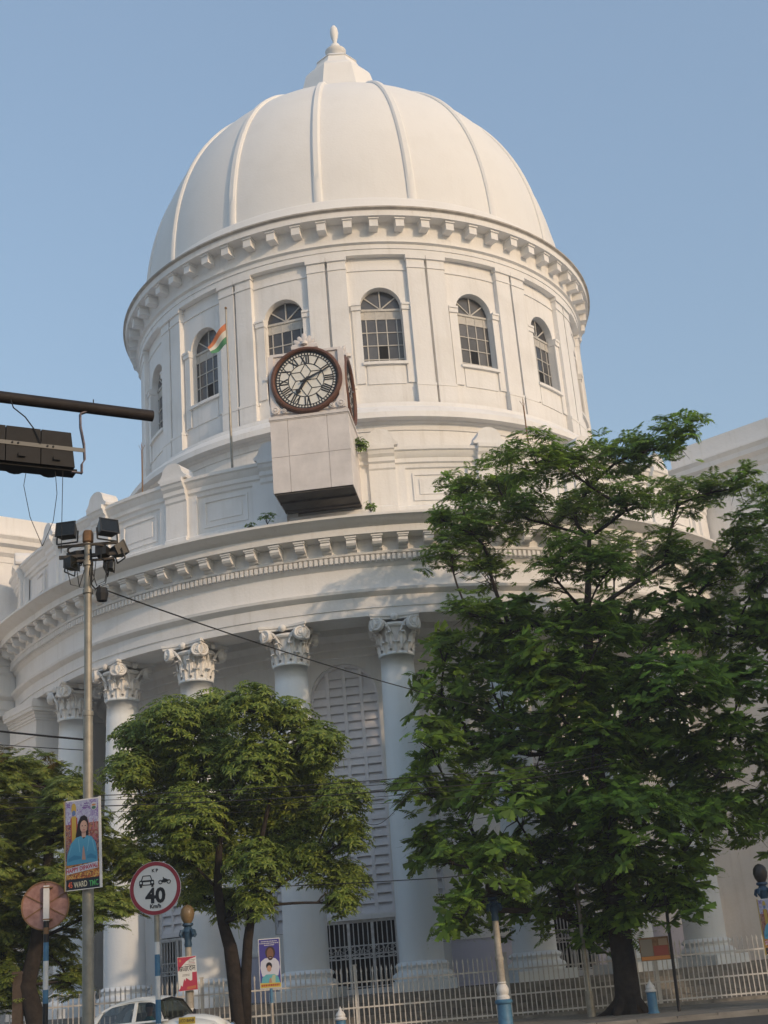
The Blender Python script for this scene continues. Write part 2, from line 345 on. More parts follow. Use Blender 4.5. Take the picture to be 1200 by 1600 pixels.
for i in range(5):
    for z0, z1 in rows: panes.append(MB().box(WX[i], WX[i+1], WY, WY+.015, z0, z1).mesh('pane', 'glass'))
for t0, t1 in ((-90, -50), (-50, 0), (0, 50), (50, 90)):
    pts = [(0, 28.68)]+[(.9*math.sin(R(t0+(t1-t0)*k/5)), 28.68+.9*math.cos(R(t0+(t1-t0)*k/5))) for k in range(6)]
    panes.append(MB().prism(pts, WY, WY+.015).mesh('pane', 'glass'))
opening = MB().box(WX[2]+.03, WX[3]-.03, WY-.004, WY, 26.29, 26.91).mesh('pane', 'dark')
for k in range(16):
    a = 5.6+22.5*k; a = (a+180) % 360-180
    rz = R(a); place(bay, 'drum_wall', B, rz=rz)
    place(pil, 'pilaster', B, rz=R(a+11.25-2.35-.35)); place(pil, 'pilaster', B, rz=R(a+11.25+2.35-.35))
    if abs(a) < 100:
        place(trim, 'window_surround', B, rz=rz); place(band, 'string_course', B, rz=rz); place(stub, 'plinth_moulding', B, rz=rz-R(7.8)); place(stub, 'plinth_moulding', B, rz=rz+R(7.8))
        w = place(wf, 'drum_window', B, rz=rz)
        for pm in panes: place(pm, 'pane', w, rot=(random.uniform(-.012,.012)*0, 0, 0))
        if k % 2 == 0 or abs(a-28) < 3: place(opening, 'pane', w)
# ---- portico
AL, AR = -76.0, 62.0
NSEG = 150
def flare(deg): return 0.8*((-deg-56)/20)**1.25 if deg < -56 else 0.0     # the sweep opens out to meet the left wing
def flared(o):
    for v in o.data.vertices:
        r_ = math.hypot(v.co.x, v.co.y)
        if r_ > 13:
            f = flare(math.degrees(math.atan2(v.co.x, -v.co.y)))
            if f: v.co.x *= 1+f/r_; v.co.y *= 1+f/r_
    return o
def radial(a): return (flare(a)*math.sin(R(a)), -flare(a)*math.cos(R(a)), 0)
MB().lathe([(14.6,14.45),(14.6,13.59),(16.0,13.59),(16.0,13.86),(16.04,13.87),(16.04,14.28),(16.1,14.31),(16.24,14.42),(16.26,14.52),(16.06,14.56),(16.02,14.62),(16.02,15.36),(16.1,15.42),(16.16,15.5),(16.2,15.5),(16.2,15.76),(16.32,15.78),(16.34,15.86),(16.28,15.9),(16.28,16.34),(16.9,16.36),(16.9,16.62),(16.95,16.64),(17.15,16.72),(17.28,16.82),(17.38,16.86),(17.38,16.95),(16.1,17.14)], NSEG, a0=AL, a1=AR).build('portico_entablature', 'plaster', B, smooth=True); flared(bpy.data.objects['portico_entablature'])
dn = MB()
a = AL+.3
while a < AR: dn.arcbox(16.15, 16.33, a-.2, a+.2, 15.53, 15.74, 1); a += .655
flared(stuff(dn.build('dentil_course', 'plaster', B)))
pm_ = MB().prism([(0,0)]*3, 0, 0) if False else MB()
sec = [(16.25,16.34),(16.80,16.34),(16.80,16.22),(16.74,16.2),(16.76,16.1),(16.70,16.02),(16.58,15.98),(16.46,16.0),(16.42,15.92),(16.34,15.88),(16.25,15.88)]
n_ = len(sec)
pm_.add([(-.17, -r_, z_) for r_, z_ in sec]+[(.17, -r_, z_) for r_, z_ in sec], [tuple(range(n_)), tuple(range(n_, 2*n_))[::-1]]+[(k, n_+k, n_+(k+1) % n_, (k+1) % n_) for k in range(n_)])
pm_.box(-.21, .21, -16.84, -16.25, 16.28, 16.345)
pm_ = pm_.mesh('modillion', 'plaster')
a = 0.3-3.18*23
while a < AR-.5:
    if a > AL+1: place(pm_, 'modillion', B, radial(a), R(a))
    a += 3.18
MB().arcbox(12.7, 14.62, AL-6, AR, 14.4, 14.6, 60).build('portico_ceiling', 'plaster', B)
MB().lathe([(16.2,17.05),(11.3,17.25)], 60, a0=AL-2, a1=AR).build('portico_roof', 'lead', B)
# parapet
MB().lathe([(15.7,17.0),(16.22,17.0),(16.22,17.5),(16.14,17.56),(16.02,17.6),(16.02,19.02),(16.1,19.06),(16.12,19.2),(16.2,19.24),(16.2,19.4),(16.3,19.5),(16.34,19.62),(16.42,19.66),(16.42,19.78),(16.0,19.86),(15.7,19.86),(15.7,17.0)], NSEG, a0=AL, a1=AR).build('parapet', 'plaster', B, smooth=True); flared(bpy.data.objects['parapet'])
CA = [1.7+14.3*k for k in range(-5, 5)]
ped = MB()
ped.lathe([(15.65,17.0),(16.36,17.0),(16.36,17.52),(16.28,17.58),(16.26,18.96),(16.32,19.02),(16.32,19.2),(16.4,19.26),(16.4,19.42),(16.5,19.52),(16.54,19.64),(16.6,19.68),(16.6,19.84),(15.6,19.88)], 4, a0=-1.7, a1=1.7, closed=True)
ped.lathe([(15.95,17.0),(16.16,17.0),(16.16,19.1),(15.95,19.1)], 8, a0=-3.0, a1=3.0, closed=True)
ped.add([], [])
scr = [(-.62,19.84),(-.66,19.92),(-.55,20.0),(-.46,20.12),(-.42,20.28),(-.30,20.42),(-.12,20.5),(.12,20.5),(.30,20.42),(.42,20.28),(.46,20.12),(.55,20.0),(.66,19.92),(.62,19.84)]
ped.prism(scr, -16.5, -15.75)
ped = ped.mesh('pedestal', 'plaster')
pan = MB()
for r1, p0, p1, q0, q1 in ((16.07, 3.9, 10.4, 17.78, 18.86),):
    pan.arcbox(16.0, r1, p0, p1, q1-.09, q1, 8).arcbox(16.0, r1, p0, p1, q0, q0+.09, 8).arcbox(16.0, r1, p0, p0+.3, q0+.09, q1-.09, 1).arcbox(16.0, r1, p1-.3, p1, q0+.09, q1-.09, 1)
pan.arcbox(16.0, 16.055, 4.75, 9.55, 18.02, 18.62, 8)
pan = pan.mesh('parapet_panel', 'plaster')
for a in CA:
    if AL+2 < a < AR-2: place(ped, 'pedestal', B, radial(a), R(a))
    if AL < a+3.9 and a+10.4 < AR: place(pan, 'parapet_panel', B, radial(a+7), R(a))
# columns
shaft = MB(); sp = []
for k in range(17):
    t = k/16; z = 1.98+t*10.2; r_ = .745-.165*(t**1.7); sp.append((r_, z))
sp += [(.60,12.16),(.64,12.2),(.64,12.26),(.58,12.3)]
shaft.lathe(sp, 40); shaft = shaft.mesh('column', 'column', 'full')
basem = MB().lathe([(.0,1.42),(.92,1.42),(.98,1.48),(1.0,1.55),(.98,1.62),(.9,1.68),(.84,1.7),(.8,1.74),(.8,1.8),(.86,1.83),(.9,1.88),(.86,1.94),(.78,1.98),(.745,2.0),(.3,2.0)], 40).mesh('column_base', 'column', True)
plinth = MB().box(-1.02, 1.02, -1.02, 1.02, 1.1, 1.42).mesh('plinth', 'column')
def capital():
    m = MB()
    m.lathe([(.57,0),(.55,.3),(.56,.6),(.6,.9),(.66,1.05),(.7,1.1)], 32)
    m.lathe([(.62,.98),(.72,1.0),(.76,1.06),(.74,1.13),(.64,1.16)], 32)
    def leaf(ang, z0, h, w, r0, out):
        nu, nv = 5, 8; vs = []
        for j in range(nv):
            t = j/(nv-1)
            if t < .72: r_ = r0+.03+.05*t; z = z0+h*t/.72*.95
            else:
                q = (t-.72)/.28*math.pi*.9; rr = out/2; r_ = r0+.066+rr*(1-math.cos(q)); z = z0+h*.95+rr*.8*math.sin(q)
            ww = w*(1-.25*t-.35*max(0, t-.75)/.25)*(1+.16*math.sin(j*2.6))
            for i in range(nu):
                u_ = (i/(nu-1)-.5)*2; th = ang+u_*ww/2/r_; rr_ = r_+.035*(1-abs(u_))+(.03 if i % 2 == 0 else -.012)
                vs.append((rr_*math.sin(th), -rr_*math.cos(th), z))
        m.add(vs, [(j*nu+i, j*nu+i+1, (j+1)*nu+i+1, (j+1)*nu+i) for j in range(nv-1) for i in range(nu-1)])
    for k in range(10): leaf(R(36*k), .04, .34, .34, .57, .19)
    for k in range(10): leaf(R(36*k+18), .2, .52, .30, .57, .25)
    for k in range(8): leaf(R(45*k+22.5), .45, .5, .26, .58, .22)
    # scroll volutes: on each of the four faces one near each corner
    for f in range(4):
        rot = Matrix.Rotation(R(90*f), 4, 'Z')
        for s_ in (-1, 1):
            prof = [(0.0,.08),(.05,.075),(.07,.03),(.085,.0),(.1,.04),(.13,.04),(.145,.0),(.165,.04),(.215,.045),(.235,.02),(.235,-.16),(.0,-.16)]
            t_ = MB().lathe(prof, 18)
            mt = rot @ Matrix.Translation((s_*.66, -.80, 1.06)) @ Matrix.Rotation(R(s_*24), 4, 'Z') @ Matrix.Rotation(R(90), 4, 'X')
            m.add([mt @ Vector(v) for v in t_.v], t_.f)
            # stalk rising from the leaves to the scroll
            t_ = MB().tube([(s_*.12, -.60, .62), (s_*.2, -.70, .86), (s_*.36, -.76, 1.12), (s_*.55, -.80, 1.24)], [.035, .042, .048, .045], 6)
            m.add([rot @ Vector(v) for v in t_.v], t_.f)
        t_ = MB().lathe([(0,.1),(.06,.09),(.12,.03),(.14,0),(.1,-.05),(0,-.05)], 10)
        mt = rot @ Matrix.Translation((0, -.80, 1.29)) @ Matrix.Rotation(R(90), 4, 'X')
        m.add([mt @ Vector(v) for v in t_.v], t_.f)
    # abacus with hollowed sides
    for z0, z1, g in ((1.24, 1.33, .0), (1.33, 1.42, .05)):
        ring = []
        for f in range(4):
            for k in range(9):
                u_ = -1+2*k/8; x = u_*.84*(1+g*.8); y = -(.70+.16*u_*u_+g)
                c_, s_ = math.cos(R(90*f)), math.sin(R(90*f)); ring.append((x*c_-y*s_, x*s_+y*c_))
        n = len(ring); m.add([(x, y, z0) for x, y in ring]+[(x, y, z1) for x, y in ring], [tuple(range(n))[::-1], tuple(range(n, 2*n))]+[(k, (k+1) % n, n+(k+1) % n, n+k) for k in range(n)])
    return m
capm = capital().mesh('capital', 'capital', True)
for a in CA:
    if -60 < a < 50:
        c = place(shaft, 'column', B, (15.3*math.sin(R(a)), -15.3*math.cos(R(a)), 0), R(a))
        place(capm, 'capital', c, (0, 0, 12.18)); place(basem, 'column_base', c); place(plinth, 'plinth', c)
# colonnade back wall with openings
RB = 12.8
spans = [(-81, -55, None), (-55, -48.5, None), (-48.5, -36, (-42.4, 4.4, 1.3, 9.9)), (-36, -24, None), (-24, -15.5, (-18.7, 2.5, 3.3, 11.4)), (-15.5, 0.2, (-7.2, 5.75, 1.28, 11.45)),
         (0.2, 9.5, (4.1, 2.6, 2.6, 11.4)), (9.5, 21, None), (21, 35, (28.0, 4.0, 1.3, 9.9)), (35, 68, None)]
for a0, a1, op in spans:
    if op is None: w = MB().lathe([(RB, 1.05), (RB, 14.5)], max(2, int((a1-a0)/1.5)), a0=a0, a1=a1)
    else: w = arched_wall(RB, .35, a0, a1, 1.05, 14.5, *op)
    w = w.build('portico_wall', 'plaster', B)
for a0, a1 in ((-48, -46.8), (-38, -21.4), (-15.9, -13.1), (-1.3, 1.3), (6.9, 23.8), (32.2, 60)):
    MB().arcbox(RB-.1, RB+.05, a0, a1, 1.08, 2.62, max(2, int((a1-a0)/1.5))).build('dado', 'dado', B)
    MB().arcbox(RB-.1, RB+.09, a0, a1, 2.62, 2.74, max(2, int((a1-a0)/1.5))).build('dado_rail', 'plaster', B)
MB().lathe([(RB-.05,12.9),(RB+.12,12.95),(RB+.14,13.2),(RB+.2,13.25),(RB+.24,13.5),(RB+.5,13.7),(RB+.55,13.95),(RB+.75,14.1),(RB+.8,14.4),(RB-.05,14.41)], 90, a0=-81, a1=66).build('inner_cornice', 'plaster', B, smooth=True)
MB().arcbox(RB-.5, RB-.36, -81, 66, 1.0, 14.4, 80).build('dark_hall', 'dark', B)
slat_cache = {}
def shutter(ac, ha, z0, spring, ncol, arch=True, pitch=.325):
    """tall louvred shutter standing in an opening: frame with mullions, single slats"""
    rr = RB-.2; hw = rr*math.sin(R(ha)); y = -rr*math.cos(R(ha))-.02
    xs = [-hw+2*hw*k/ncol for k in range(ncol+1)]; fr = MB()
    for x in xs:
        top = spring+math.sqrt(max(0, hw*hw-x*x)) if arch else spring
        fr.box(x-.065, x+.065, y-.06, y+.06, z0, top)
    fr.box(-hw, hw, y-.09, y+.07, z0, z0+.16); fr.box(-hw, hw, y-.075, y+.07, z0+3.35, z0+3.5)
    if z0 < 4.5: fr.box(-hw, hw, y-.075, y+.07, z0+5.6, z0+5.75)
    if arch: fr.tube([(hw*math.sin(R(t)), y, spring+hw*math.cos(R(t))) for t in range(-90, 91, 10)], .09, 6)
    f = fr.build('shutter', 'shutter', B, rz=R(ac))
    MB().prism([(-hw, z0), (hw, z0), (hw, spring)]+[(hw*math.cos(R(t)), spring+hw*math.sin(R(t))) for t in range(12, 180, 12)]+[(-hw, spring)], y+.08, y+.1).build('shutter_back', 'shutter', f)
    for c in range(ncol):
        xa, xb = xs[c]+.065, xs[c+1]-.065
        z = z0+.3
        while True:
            xm = max(abs(xa), abs(xb)); lim = spring+(math.sqrt(max(0, hw*hw-xm*xm)) if arch else 0)
            if z > lim-.1: break
            key = (round(xb-xa, 3),)
            if key not in slat_cache:
                l = (xb-xa)/2; slat_cache[key] = MB().add([(-l,-.07,-.15),(l,-.07,-.15),(l,-.05,-.17),(-l,-.05,-.17),(-l,.05,.15),(l,.05,.15),(l,.07,.13),(-l,.07,.13)], [(0,1,5,4),(3,7,6,2),(0,4,7,3),(1,2,6,5),(0,3,2,1),(4,5,6,7)]).mesh('slat', 'shutter')
            place(slat_cache[key], 'slat', f, ((xa+xb)/2, y, z)); z += pitch
shutter(-7.2, 5.75, 3.62, 11.45, 4); shutter(4.1, 2.6, 2.62, 11.4, 2); shutter(-18.7, 2.5, 3.32, 11.4, 2)
shutter(-42.4, 4.4, 3.62, 9.9, 3); shutter(28.0, 4.0, 3.62, 9.9, 3)
def gate_mesh_bar(h): return MB().box(-.016, .016, -.016, .016, 0, h).mesh('gate_bar', 'gate')
gbar = gate_mesh_bar(2.2)
def gate(x0, x1, y, z0, parent, rz, nleaf=3, loc=(0,0,0)):
    fr = MB(); w = (x1-x0)/nleaf
    for k in range(nleaf+1): fr.box(x0+k*w-.05, x0+k*w+.05, y-.05, y+.03, z0, z0+2.24)
    for z in (.06, 1.0, 1.12, 1.42, 2.2): fr.box(x0, x1, y-.03, y+.02, z0+z-.02, z0+z+.02)
    fr.box(x0-.05, x1+.05, y-.06, y+.06, z0+2.22, z0+2.3)
    g = fr.build('gate', 'gate', parent, rz=rz, loc=loc)
    for k in range(nleaf):
        xa = x0+k*w
        nb = max(3, int(w/.145))
        for i in range(1, nb): place(gbar, 'gate_bar', g, (xa+w*i/nb, y, z0))
        for i in range(2):
            cx = xa+w*(.25+.5*i); orn = MB(); zc = z0+1.27+.0; zc = z0+.98+.24
            rr = min(.2, w*.23)
            orn.tube([(cx+rr*math.sin(R(t)), y-.03, zc+rr*math.cos(R(t))) for t in range(0, 361, 20)], .014, 4, cap=False)
            for t in (0, 60, 120): orn.bar((cx+rr*math.sin(R(t)), y-.03, zc+rr*math.cos(R(t))), (cx-rr*math.sin(R(t)), y-.03, zc-rr*math.cos(R(t))), .014)
            orn.lathe([(0, .03), (.035, 0), (0, -.03)], 8, c=(cx, y-.035, zc))
            orn.build('scrollwork', 'gate', g)
hwg = (RB-.1)*math.sin(R(5.75)); gate(-hwg, hwg, -(RB-.12)*math.cos(R(5.75)), 1.28, B, R(-7.2))
for ac, ha in ((-42.4, 4.4), (28.0, 4.0)):
    h_ = (RB-.1)*math.sin(R(ha)); gate(-h_, h_, -(RB-.12)*math.cos(R(ha)), 1.28, B, R(ac), 2)
MB().arcbox(RB-.3, RB-.02, -13, -1.4, 3.56, 3.72, 6).build('door_lintel', 'plaster', B)
# floor and steps
MB().arcbox(8, 16.7, AL-6, AR, .4, 1.1, 60).build('portico_floor', 'stone', B)
for k in range(6): MB().arcbox(15.0, 17.0+.34*k, AL+10, AR-4, -.02, 1.1-.185*k-.005, 70).build('step', 'stone', B)
# ---- wings: straight facades running towards the street on both sides
def wing(px, py, dx, dy, t0, t1, side):
    """facade through (px,py) along (dx,dy), local; a mesh built in a frame x along the facade, -y outwards"""
    ang = math.atan2(dy, dx); W = MB()
    dz = .5 if side < 0 else 0.0
    W.box(t0-(3 if side > 0 else 0), t1, 0.0, 9, 0, 17.0)
    W.box(t0, t1, -.06, 9, 17.0, 22.2+dz)
    w = place(W.mesh('wing', 'plaster'), 'wing', B, (px, py, 0), ang)
    prof = [(0.0,13.59),(-.5,13.59),(-.5,13.86),(-.54,13.87),(-.54,14.28),(-.6,14.31),(-.74,14.42),(-.76,14.52),(-.56,14.56),(-.52,15.36),(-.66,15.5),(-.7,15.76),(-.82,15.78),(-.78,15.9),(-.78,16.34),(-1.4,16.36),(-1.4,16.62),(-1.58,16.72),(-1.7,16.86),(-1.7,16.93),(0,17.12)]
    prof2 = [(0,20.2),(-.1,20.3),(-.12,20.55),(-.3,20.7),(-.34,20.95),(-.6,21.05),(-.62,21.25),(-.75,21.4),(-.75,21.46),(-.15,21.55),(-.15,22.5),(.6,22.55)]
    prof2 = [(y_, z_+dz) for y_, z_ in prof2]
    for nm, pr in (('wing_entablature', prof), ('attic_cornice', prof2)):
        s_ = MB(); n = len(pr)
        ta = t0+2.2 if side > 0 and nm == 'wing_entablature' else t0
        s_.add([(ta, y, z) for y, z in pr]+[(t1, y, z) for y, z in pr], [(k, k+1, n+k+1, n+k) for k in range(n-1)]+[tuple(range(n)), tuple(range(n, 2*n))])
        s_.build(nm, 'plaster', w)
    return w
wl = wing(-17.0, -3.8, .788, .616, -14, 5.6, -1)
wr = wing(17.0, -9.7, .75, -.66, -4.7, 14, 1)
LA = math.atan2(.616, .788); LW = (-17.0, -3.8, 0)
# pier (anta) at the left end of the colonnade, moulded cap
pier = MB().box(0, 1.7, 0, 2.8, 1.1, 12.75)
for g, z0, z1 in ((.05, 12.1, 12.2), (.05, 12.75, 12.85), (.1, 12.85, 12.98), (.16, 12.98, 13.1), (.3, 13.1, 13.24), (.34, 13.24, 13.46), (.28, 13.46, 13.59)): pier.box(-g, 1.7+g, -g, 2.8, z0, z1)
pier.build('pier', 'plaster', B, loc=(-14.6, -7.0, 0), rz=math.atan2(.616, .788))
# arched window and gate in the left wing seen between the columns
fw = MB()
for k in range(0, 181, 30): fw.bar((2.9+1.0*0, -.06, 9.6), (2.9-1.1*math.cos(R(k)), -.06, 9.6+1.1*math.sin(R(k))), .06, .06, up=(0, 1, 0))
for rr in (.5, 1.12): fw.tube([(2.9-rr*math.cos(R(t)), -.06, 9.6+rr*math.sin(R(t))) for t in range(0, 181, 12)], .045, 5)
for x in (1.78, 2.33, 2.9, 3.47, 4.02): fw.box(x-.03, x+.03, -.09, -.03, 5.0, 9.6)
for z in (5.0, 6.2, 7.4, 8.6, 9.5): fw.box(1.75, 4.05, -.09, -.03, z-.05, z+.05)
fwo = fw.build('fanlight_window', 'bar', B, loc=LW, rz=LA)
MB().prism([(1.78, 5.0), (4.02, 5.0), (4.02, 9.6)]+[(2.9+1.12*math.cos(R(t)), 9.6+1.12*math.sin(R(t))) for t in range(10, 180, 10)]+[(1.78, 9.6)], -.05, -.03).build('pane', 'glass', fwo)
MB().box(1.75, 4.05, -.03, -.005, 1.1, 3.6).build('dark_doorway', 'dark', wl)
gate(1.75, 4.05, -.1, 1.28, B, LA, 2, LW)

# ------------------------------------------------------------------ the clock box on the cornice
CK = thing('clock', 'white box clock with brown rimmed Roman dials standing on the cornice', 'clock', (18.4*math.sin(R(-6.15)), 60-18.4*math.cos(R(-6.15)), 17.65), R(-6.15))
# local: x along the face, y inwards from the front face, z up from the underside
pb = MB().box(-1.38, 1.38, .03, 2.75, .04, 2.70).build('box_body', 'joint', CK)
pan_ = MB()
for x0, x1 in ((-1.4, -.78), (-.765, .63), (.645, 1.4)):
    for z0, z1 in ((0, 1.33), (1.345, 2.72)): MB().box(x0, x1, 0, .028, z0, z1).build('panel', 'box', pb)
for s_ in (-1, 1):
    for y0, y1 in ((.03, .95), (.965, 1.85), (1.865, 2.75)):
        for z0, z1 in ((0, 1.33), (1.345, 2.72)): MB().box(*sorted((s_*1.38, s_*1.4)), y0, y1, z0, z1).build('panel', 'box', pb)
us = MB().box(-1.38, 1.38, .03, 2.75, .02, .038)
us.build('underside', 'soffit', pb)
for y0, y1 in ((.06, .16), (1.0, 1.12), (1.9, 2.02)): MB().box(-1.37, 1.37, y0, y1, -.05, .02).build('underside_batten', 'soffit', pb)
MB().box(-1.42, 1.42, -.02, 2.75, 2.72, 2.76).box(-1.44, 1.44, -.05, 2.75, 2.76, 2.86).box(-1.36, 1.36, .05, 2.7, 2.86, 2.98).build('ledge', 'box', CK)
MB().box(-1.22, 1.22, .16, 2.6, 2.98, 5.3).box(-1.3, 1.3, .1, 2.65, 5.3, 5.4).box(-1.0, 1.0, .4, 2.3, 5.4, 5.55).build('clock_housing', 'box', CK)
def stroke(m, p, q, w, y):
    p = Vector((p[0], 0, p[1])); q = Vector((q[0], 0, q[1])); d = (q-p).normalized(); n = Vector((d.z, 0, -d.x))*w/2
    m.add([(v.x, y, v.z) for v in (p-n, q-n, q+n, p+n)]+[(v.x, y-.012, v.z) for v in (p-n, q-n, q+n, p+n)], [(0,1,2,3),(4,7,6,5),(0,4,5,1),(1,5,6,2),(2,6,7,3),(3,7,4,0)])
ROM = ['XII','I','II','III','IIII','V','VI','VII','VIII','IX','X','XI']
def dial(parent, loc, rz):
    d = MB(); DR = 1.16
    d.lathe([(0, 0), (DR, 0)], 64)
    rotm = Matrix.Rotation(R(90), 4, 'X')
    d.v = [tuple(rotm @ Vector(v)) for v in d.v]
    D_ = d.build('dial', 'dial', parent, loc=loc, rz=rz)
    rim = MB().lathe([(1.14,-.05),(1.125,.05),(1.15,.10),(1.19,.13),(1.25,.12),(1.295,.06),(1.305,-.02),(1.28,-.1),(1.15,-.12)], 64, closed=True); rim.v = [tuple(rotm @ Vector(v)) for v in rim.v]
    rim.build('rim', 'rim', D_, smooth=True)
    def ring(r0, r1, y): 
        q = MB().lathe([(r0, 0), (r0, .012), (r1, .012), (r1, 0)], 64, closed=True); q.v = [tuple(rotm @ Vector(v)+Vector((0, -y, 0))) for v in q.v]; return q
    mr = ring(.915, .94, .003)
    q = ring(1.015, 1.10, .003); mr.add(q.v, q.f); q = ring(.60, .625, .003); mr.add(q.v, q.f)
    for k in range(60):
        t = R(6*k); stroke(mr, (.93*math.sin(t), .93*math.cos(t)), (1.03*math.sin(t), 1.03*math.cos(t)), .036, -.003)
    mr.build('minute_track', 'black', D_)
    tr = MB()
    for k in range(6):
        t = R(60*k); t2 = R(60*k+30)
        a_, b_, c_ = (0.36*math.sin(t2), .36*math.cos(t2)), (.61*math.sin(t), .61*math.cos(t)), (.36*math.sin(t2-R(60)), .36*math.cos(t2-R(60)))
        stroke(tr, (.05*math.sin(t2), .05*math.cos(t2)), a_, .022, -.004) if k % 1 == 0 else None
        stroke(tr, a_, b_, .022, -.005); stroke(tr, b_, c_, .022, -.006)
    tr.build('tracery', 'black', D_)
    for h, s_ in enumerate(ROM):
        nm = MB(); wid = {'I': .075, 'V': .15, 'X': .16}; tot = sum(wid[c] for c in s_); x = -tot/2
        def loc2(u, v, t=R(30*h)): return (u*math.cos(t)+v*math.sin(t), -u*math.sin(t)+v*math.cos(t))
        for c in s_:
            w = wid[c]; x0, x1 = x+.012, x+w-.012
            if c == 'I': stroke(nm, loc2(x+w/2, .63), loc2(x+w/2, .91), .045, -.003)
            if c == 'V': stroke(nm, loc2(x0+.01, .91), loc2(x+w/2, .63), .05, -.003); stroke(nm, loc2(x1-.01, .91), loc2(x+w/2, .64), .025, -.0035)
            if c == 'X': stroke(nm, loc2(x0, .91), loc2(x1, .63), .05, -.003); stroke(nm, loc2(x1, .91), loc2(x0, .63), .025, -.0035)
            x += w
        nm.build('numeral', 'black', D_)
    for nmh, ang, L_, w0, tail in (('hour_hand', 216, .60, .075, .12), ('minute_hand', 67, .92, .055, .22)):
        t = R(ang); f_ = (math.sin(t), math.cos(t)); hd = MB(); n_h = (f_[1], -f_[0])
        pts = [(-tail, w0*.5), (0, w0*.7), (L_*.72, w0*.42)]+([(L_*.76, w0*1.2), (L_*.86, w0*1.2)] if nmh == 'hour_hand' else [])+[(L_, .012)]
        poly = [(f_[0]*a_+n_h[0]*b_, f_[1]*a_+n_h[1]*b_) for a_, b_ in pts]+[(f_[0]*a_-n_h[0]*b_, f_[1]*a_-n_h[1]*b_) for a_, b_ in pts[::-1]]
        y0 = -.05 if nmh == 'hour_hand' else -.08
        hd.prism(poly, y0-.02, y0); hd.build(nmh, 'black', D_)
    for ch in D_.children:
        if not ch.name.startswith('rim'): ch.scale = (1.055, 1, 1.055)
    return D_
dial(CK, (0, -.03, 4.17), 0)
dial(CK, (1.32, 1.38, 4.17), R(90)); dial(CK, (-1.32, 1.38, 4.17), R(-90))
shell = MB()
def shell_at(m):
    for k in range(-3, 4):
        t = R(k*27); m2 = MB().lathe([(0, .0), (.07, .06), (.085, .3), (.05, .40), (0, .42)], 8)
        mt = Matrix.Rotation(t, 4, 'Y') @ Matrix.Diagonal((1, .6, 1.0 if k else 1.15, 1)); m.add([mt @ Vector(v) for v in m2.v], m2.f)
    m.box(-.42, .42, -.08, .12, -.08, .03); m.lathe([(0, .1), (.12, .05), (.12, -.05), (0, -.1)], 10, c=(0, -.08, .08))
    return m
sh = shell_at(MB()).mesh('shell_ornament', 'box', True)
place(sh, 'shell_ornament', CK, (0, .06, 5.54), scale=1.15); place(sh, 'shell_ornament', CK, (1.28, 1.38, 5.54), R(90), scale=1.15)
scl = MB()
for s_ in (-1, 1):
    scl = MB(); scl.prism([(s_*1.34, 2.98), (s_*.55, 2.98), (s_*.8, 3.08), (s_*1.0, 3.22), (s_*1.14, 3.45), (s_*1.2, 3.75), (s_*1.34, 3.8)][::s_], -.02, .16)
    tl = MB().lathe([(0, .08), (.05, .07), (.07, .02), (.09, .06), (.14, .05), (.15, 0), (.15, -.1), (0, -.1)], 14)
    for cx, cz in ((1.18, 3.12), (.86, 3.06)):
        scl.add([(s_*cx+v[0]*(1 if cx > 1 else .6), -.03-v[2], cz+v[1]*(1 if cx > 1 else .6)) for v in tl.v], tl.f)
    scl.build('scroll_bracket', 'box', CK, smooth=True)
    MB().box(s_*1.28-.1, s_*1.28+.1, .06, .28, 2.98, 5.3).build('corner_post', 'box', CK)

# ------------------------------------------------------------------ flag, lightning rods, plants on the ledges
fp = thing('flag_pole', 'tall thin flag pole with drooping Indian tricolour flag behind the parapet', 'flag', (14.6*math.sin(R(-21.2)), 60-14.6*math.cos(R(-21.2)), 17.2))
MB().tube([(0, 0, 0), (0, 0, 6.0)], .05, 8).tube([(0, 0, 6.0), (0, 0, 10.35)], .035, 8).build('pole', 'steel', fp)
MB().lathe([(0, .1), (.05, .06), (.05, 0), (0, -.02)], 8, c=(0, 0, 10.38)).build('pole_cap', 'rust', fp)
for i, (nm, c_) in enumerate((('saffron', (0.50, 0.17, 0.07)), ('white', (0.58, 0.55, 0.48)), ('green', (0.07, 0.22, 0.11)))):
    colmat('flag_'+nm, c_, .8); m = MB(); nx, nz_ = 14, 5
    def fpnt(u, v):
        x = -u*.80+(.10*v*u); z = 9.75-.95*v-u*(.80-.30*v)-.25*u*u*(1-v); y = -.16*math.sin(u*6+v*1.5)*u**.6-.05*u
        return (x*(1-.12*v), y, z)
    for a_ in range(nx+1):
        for b_ in range(nz_+1): m.v.append(fpnt(a_/nx, (i+b_/nz_)/3))
    m.f = [(a_*(nz_+1)+b_, (a_+1)*(nz_+1)+b_, (a_+1)*(nz_+1)+b_+1, a_*(nz_+1)+b_+1) for a_ in range(nx) for b_ in range(nz_)]
    m.build(nm+'_band', 'flag_'+nm, fp, smooth='full')
for lab, ang, h in (('thin lightning rod at the left edge of the drum', -39.6, 5.5), ('thin lightning rod rising above the dark tree on the right', 25.9, 5.3)):
    o = MB().tube([(0, 0, 0), (0, 0, h)], .03, 6)
    for k in range(4): o.bar((0, 0, h-.05), (.13*math.cos(k*1.57), .13*math.sin(k*1.57), h+.22), .014)
    o.bar((0, 0, h), (0, 0, h+.35), .016)
    o = o.build('lightning_rod', 'rust', loc=(14.5*math.sin(R(ang)), 60-14.5*math.cos(R(ang)), 17.2)); tag(o, lab, 'lightning rod', 'lightning rods on the portico roof')

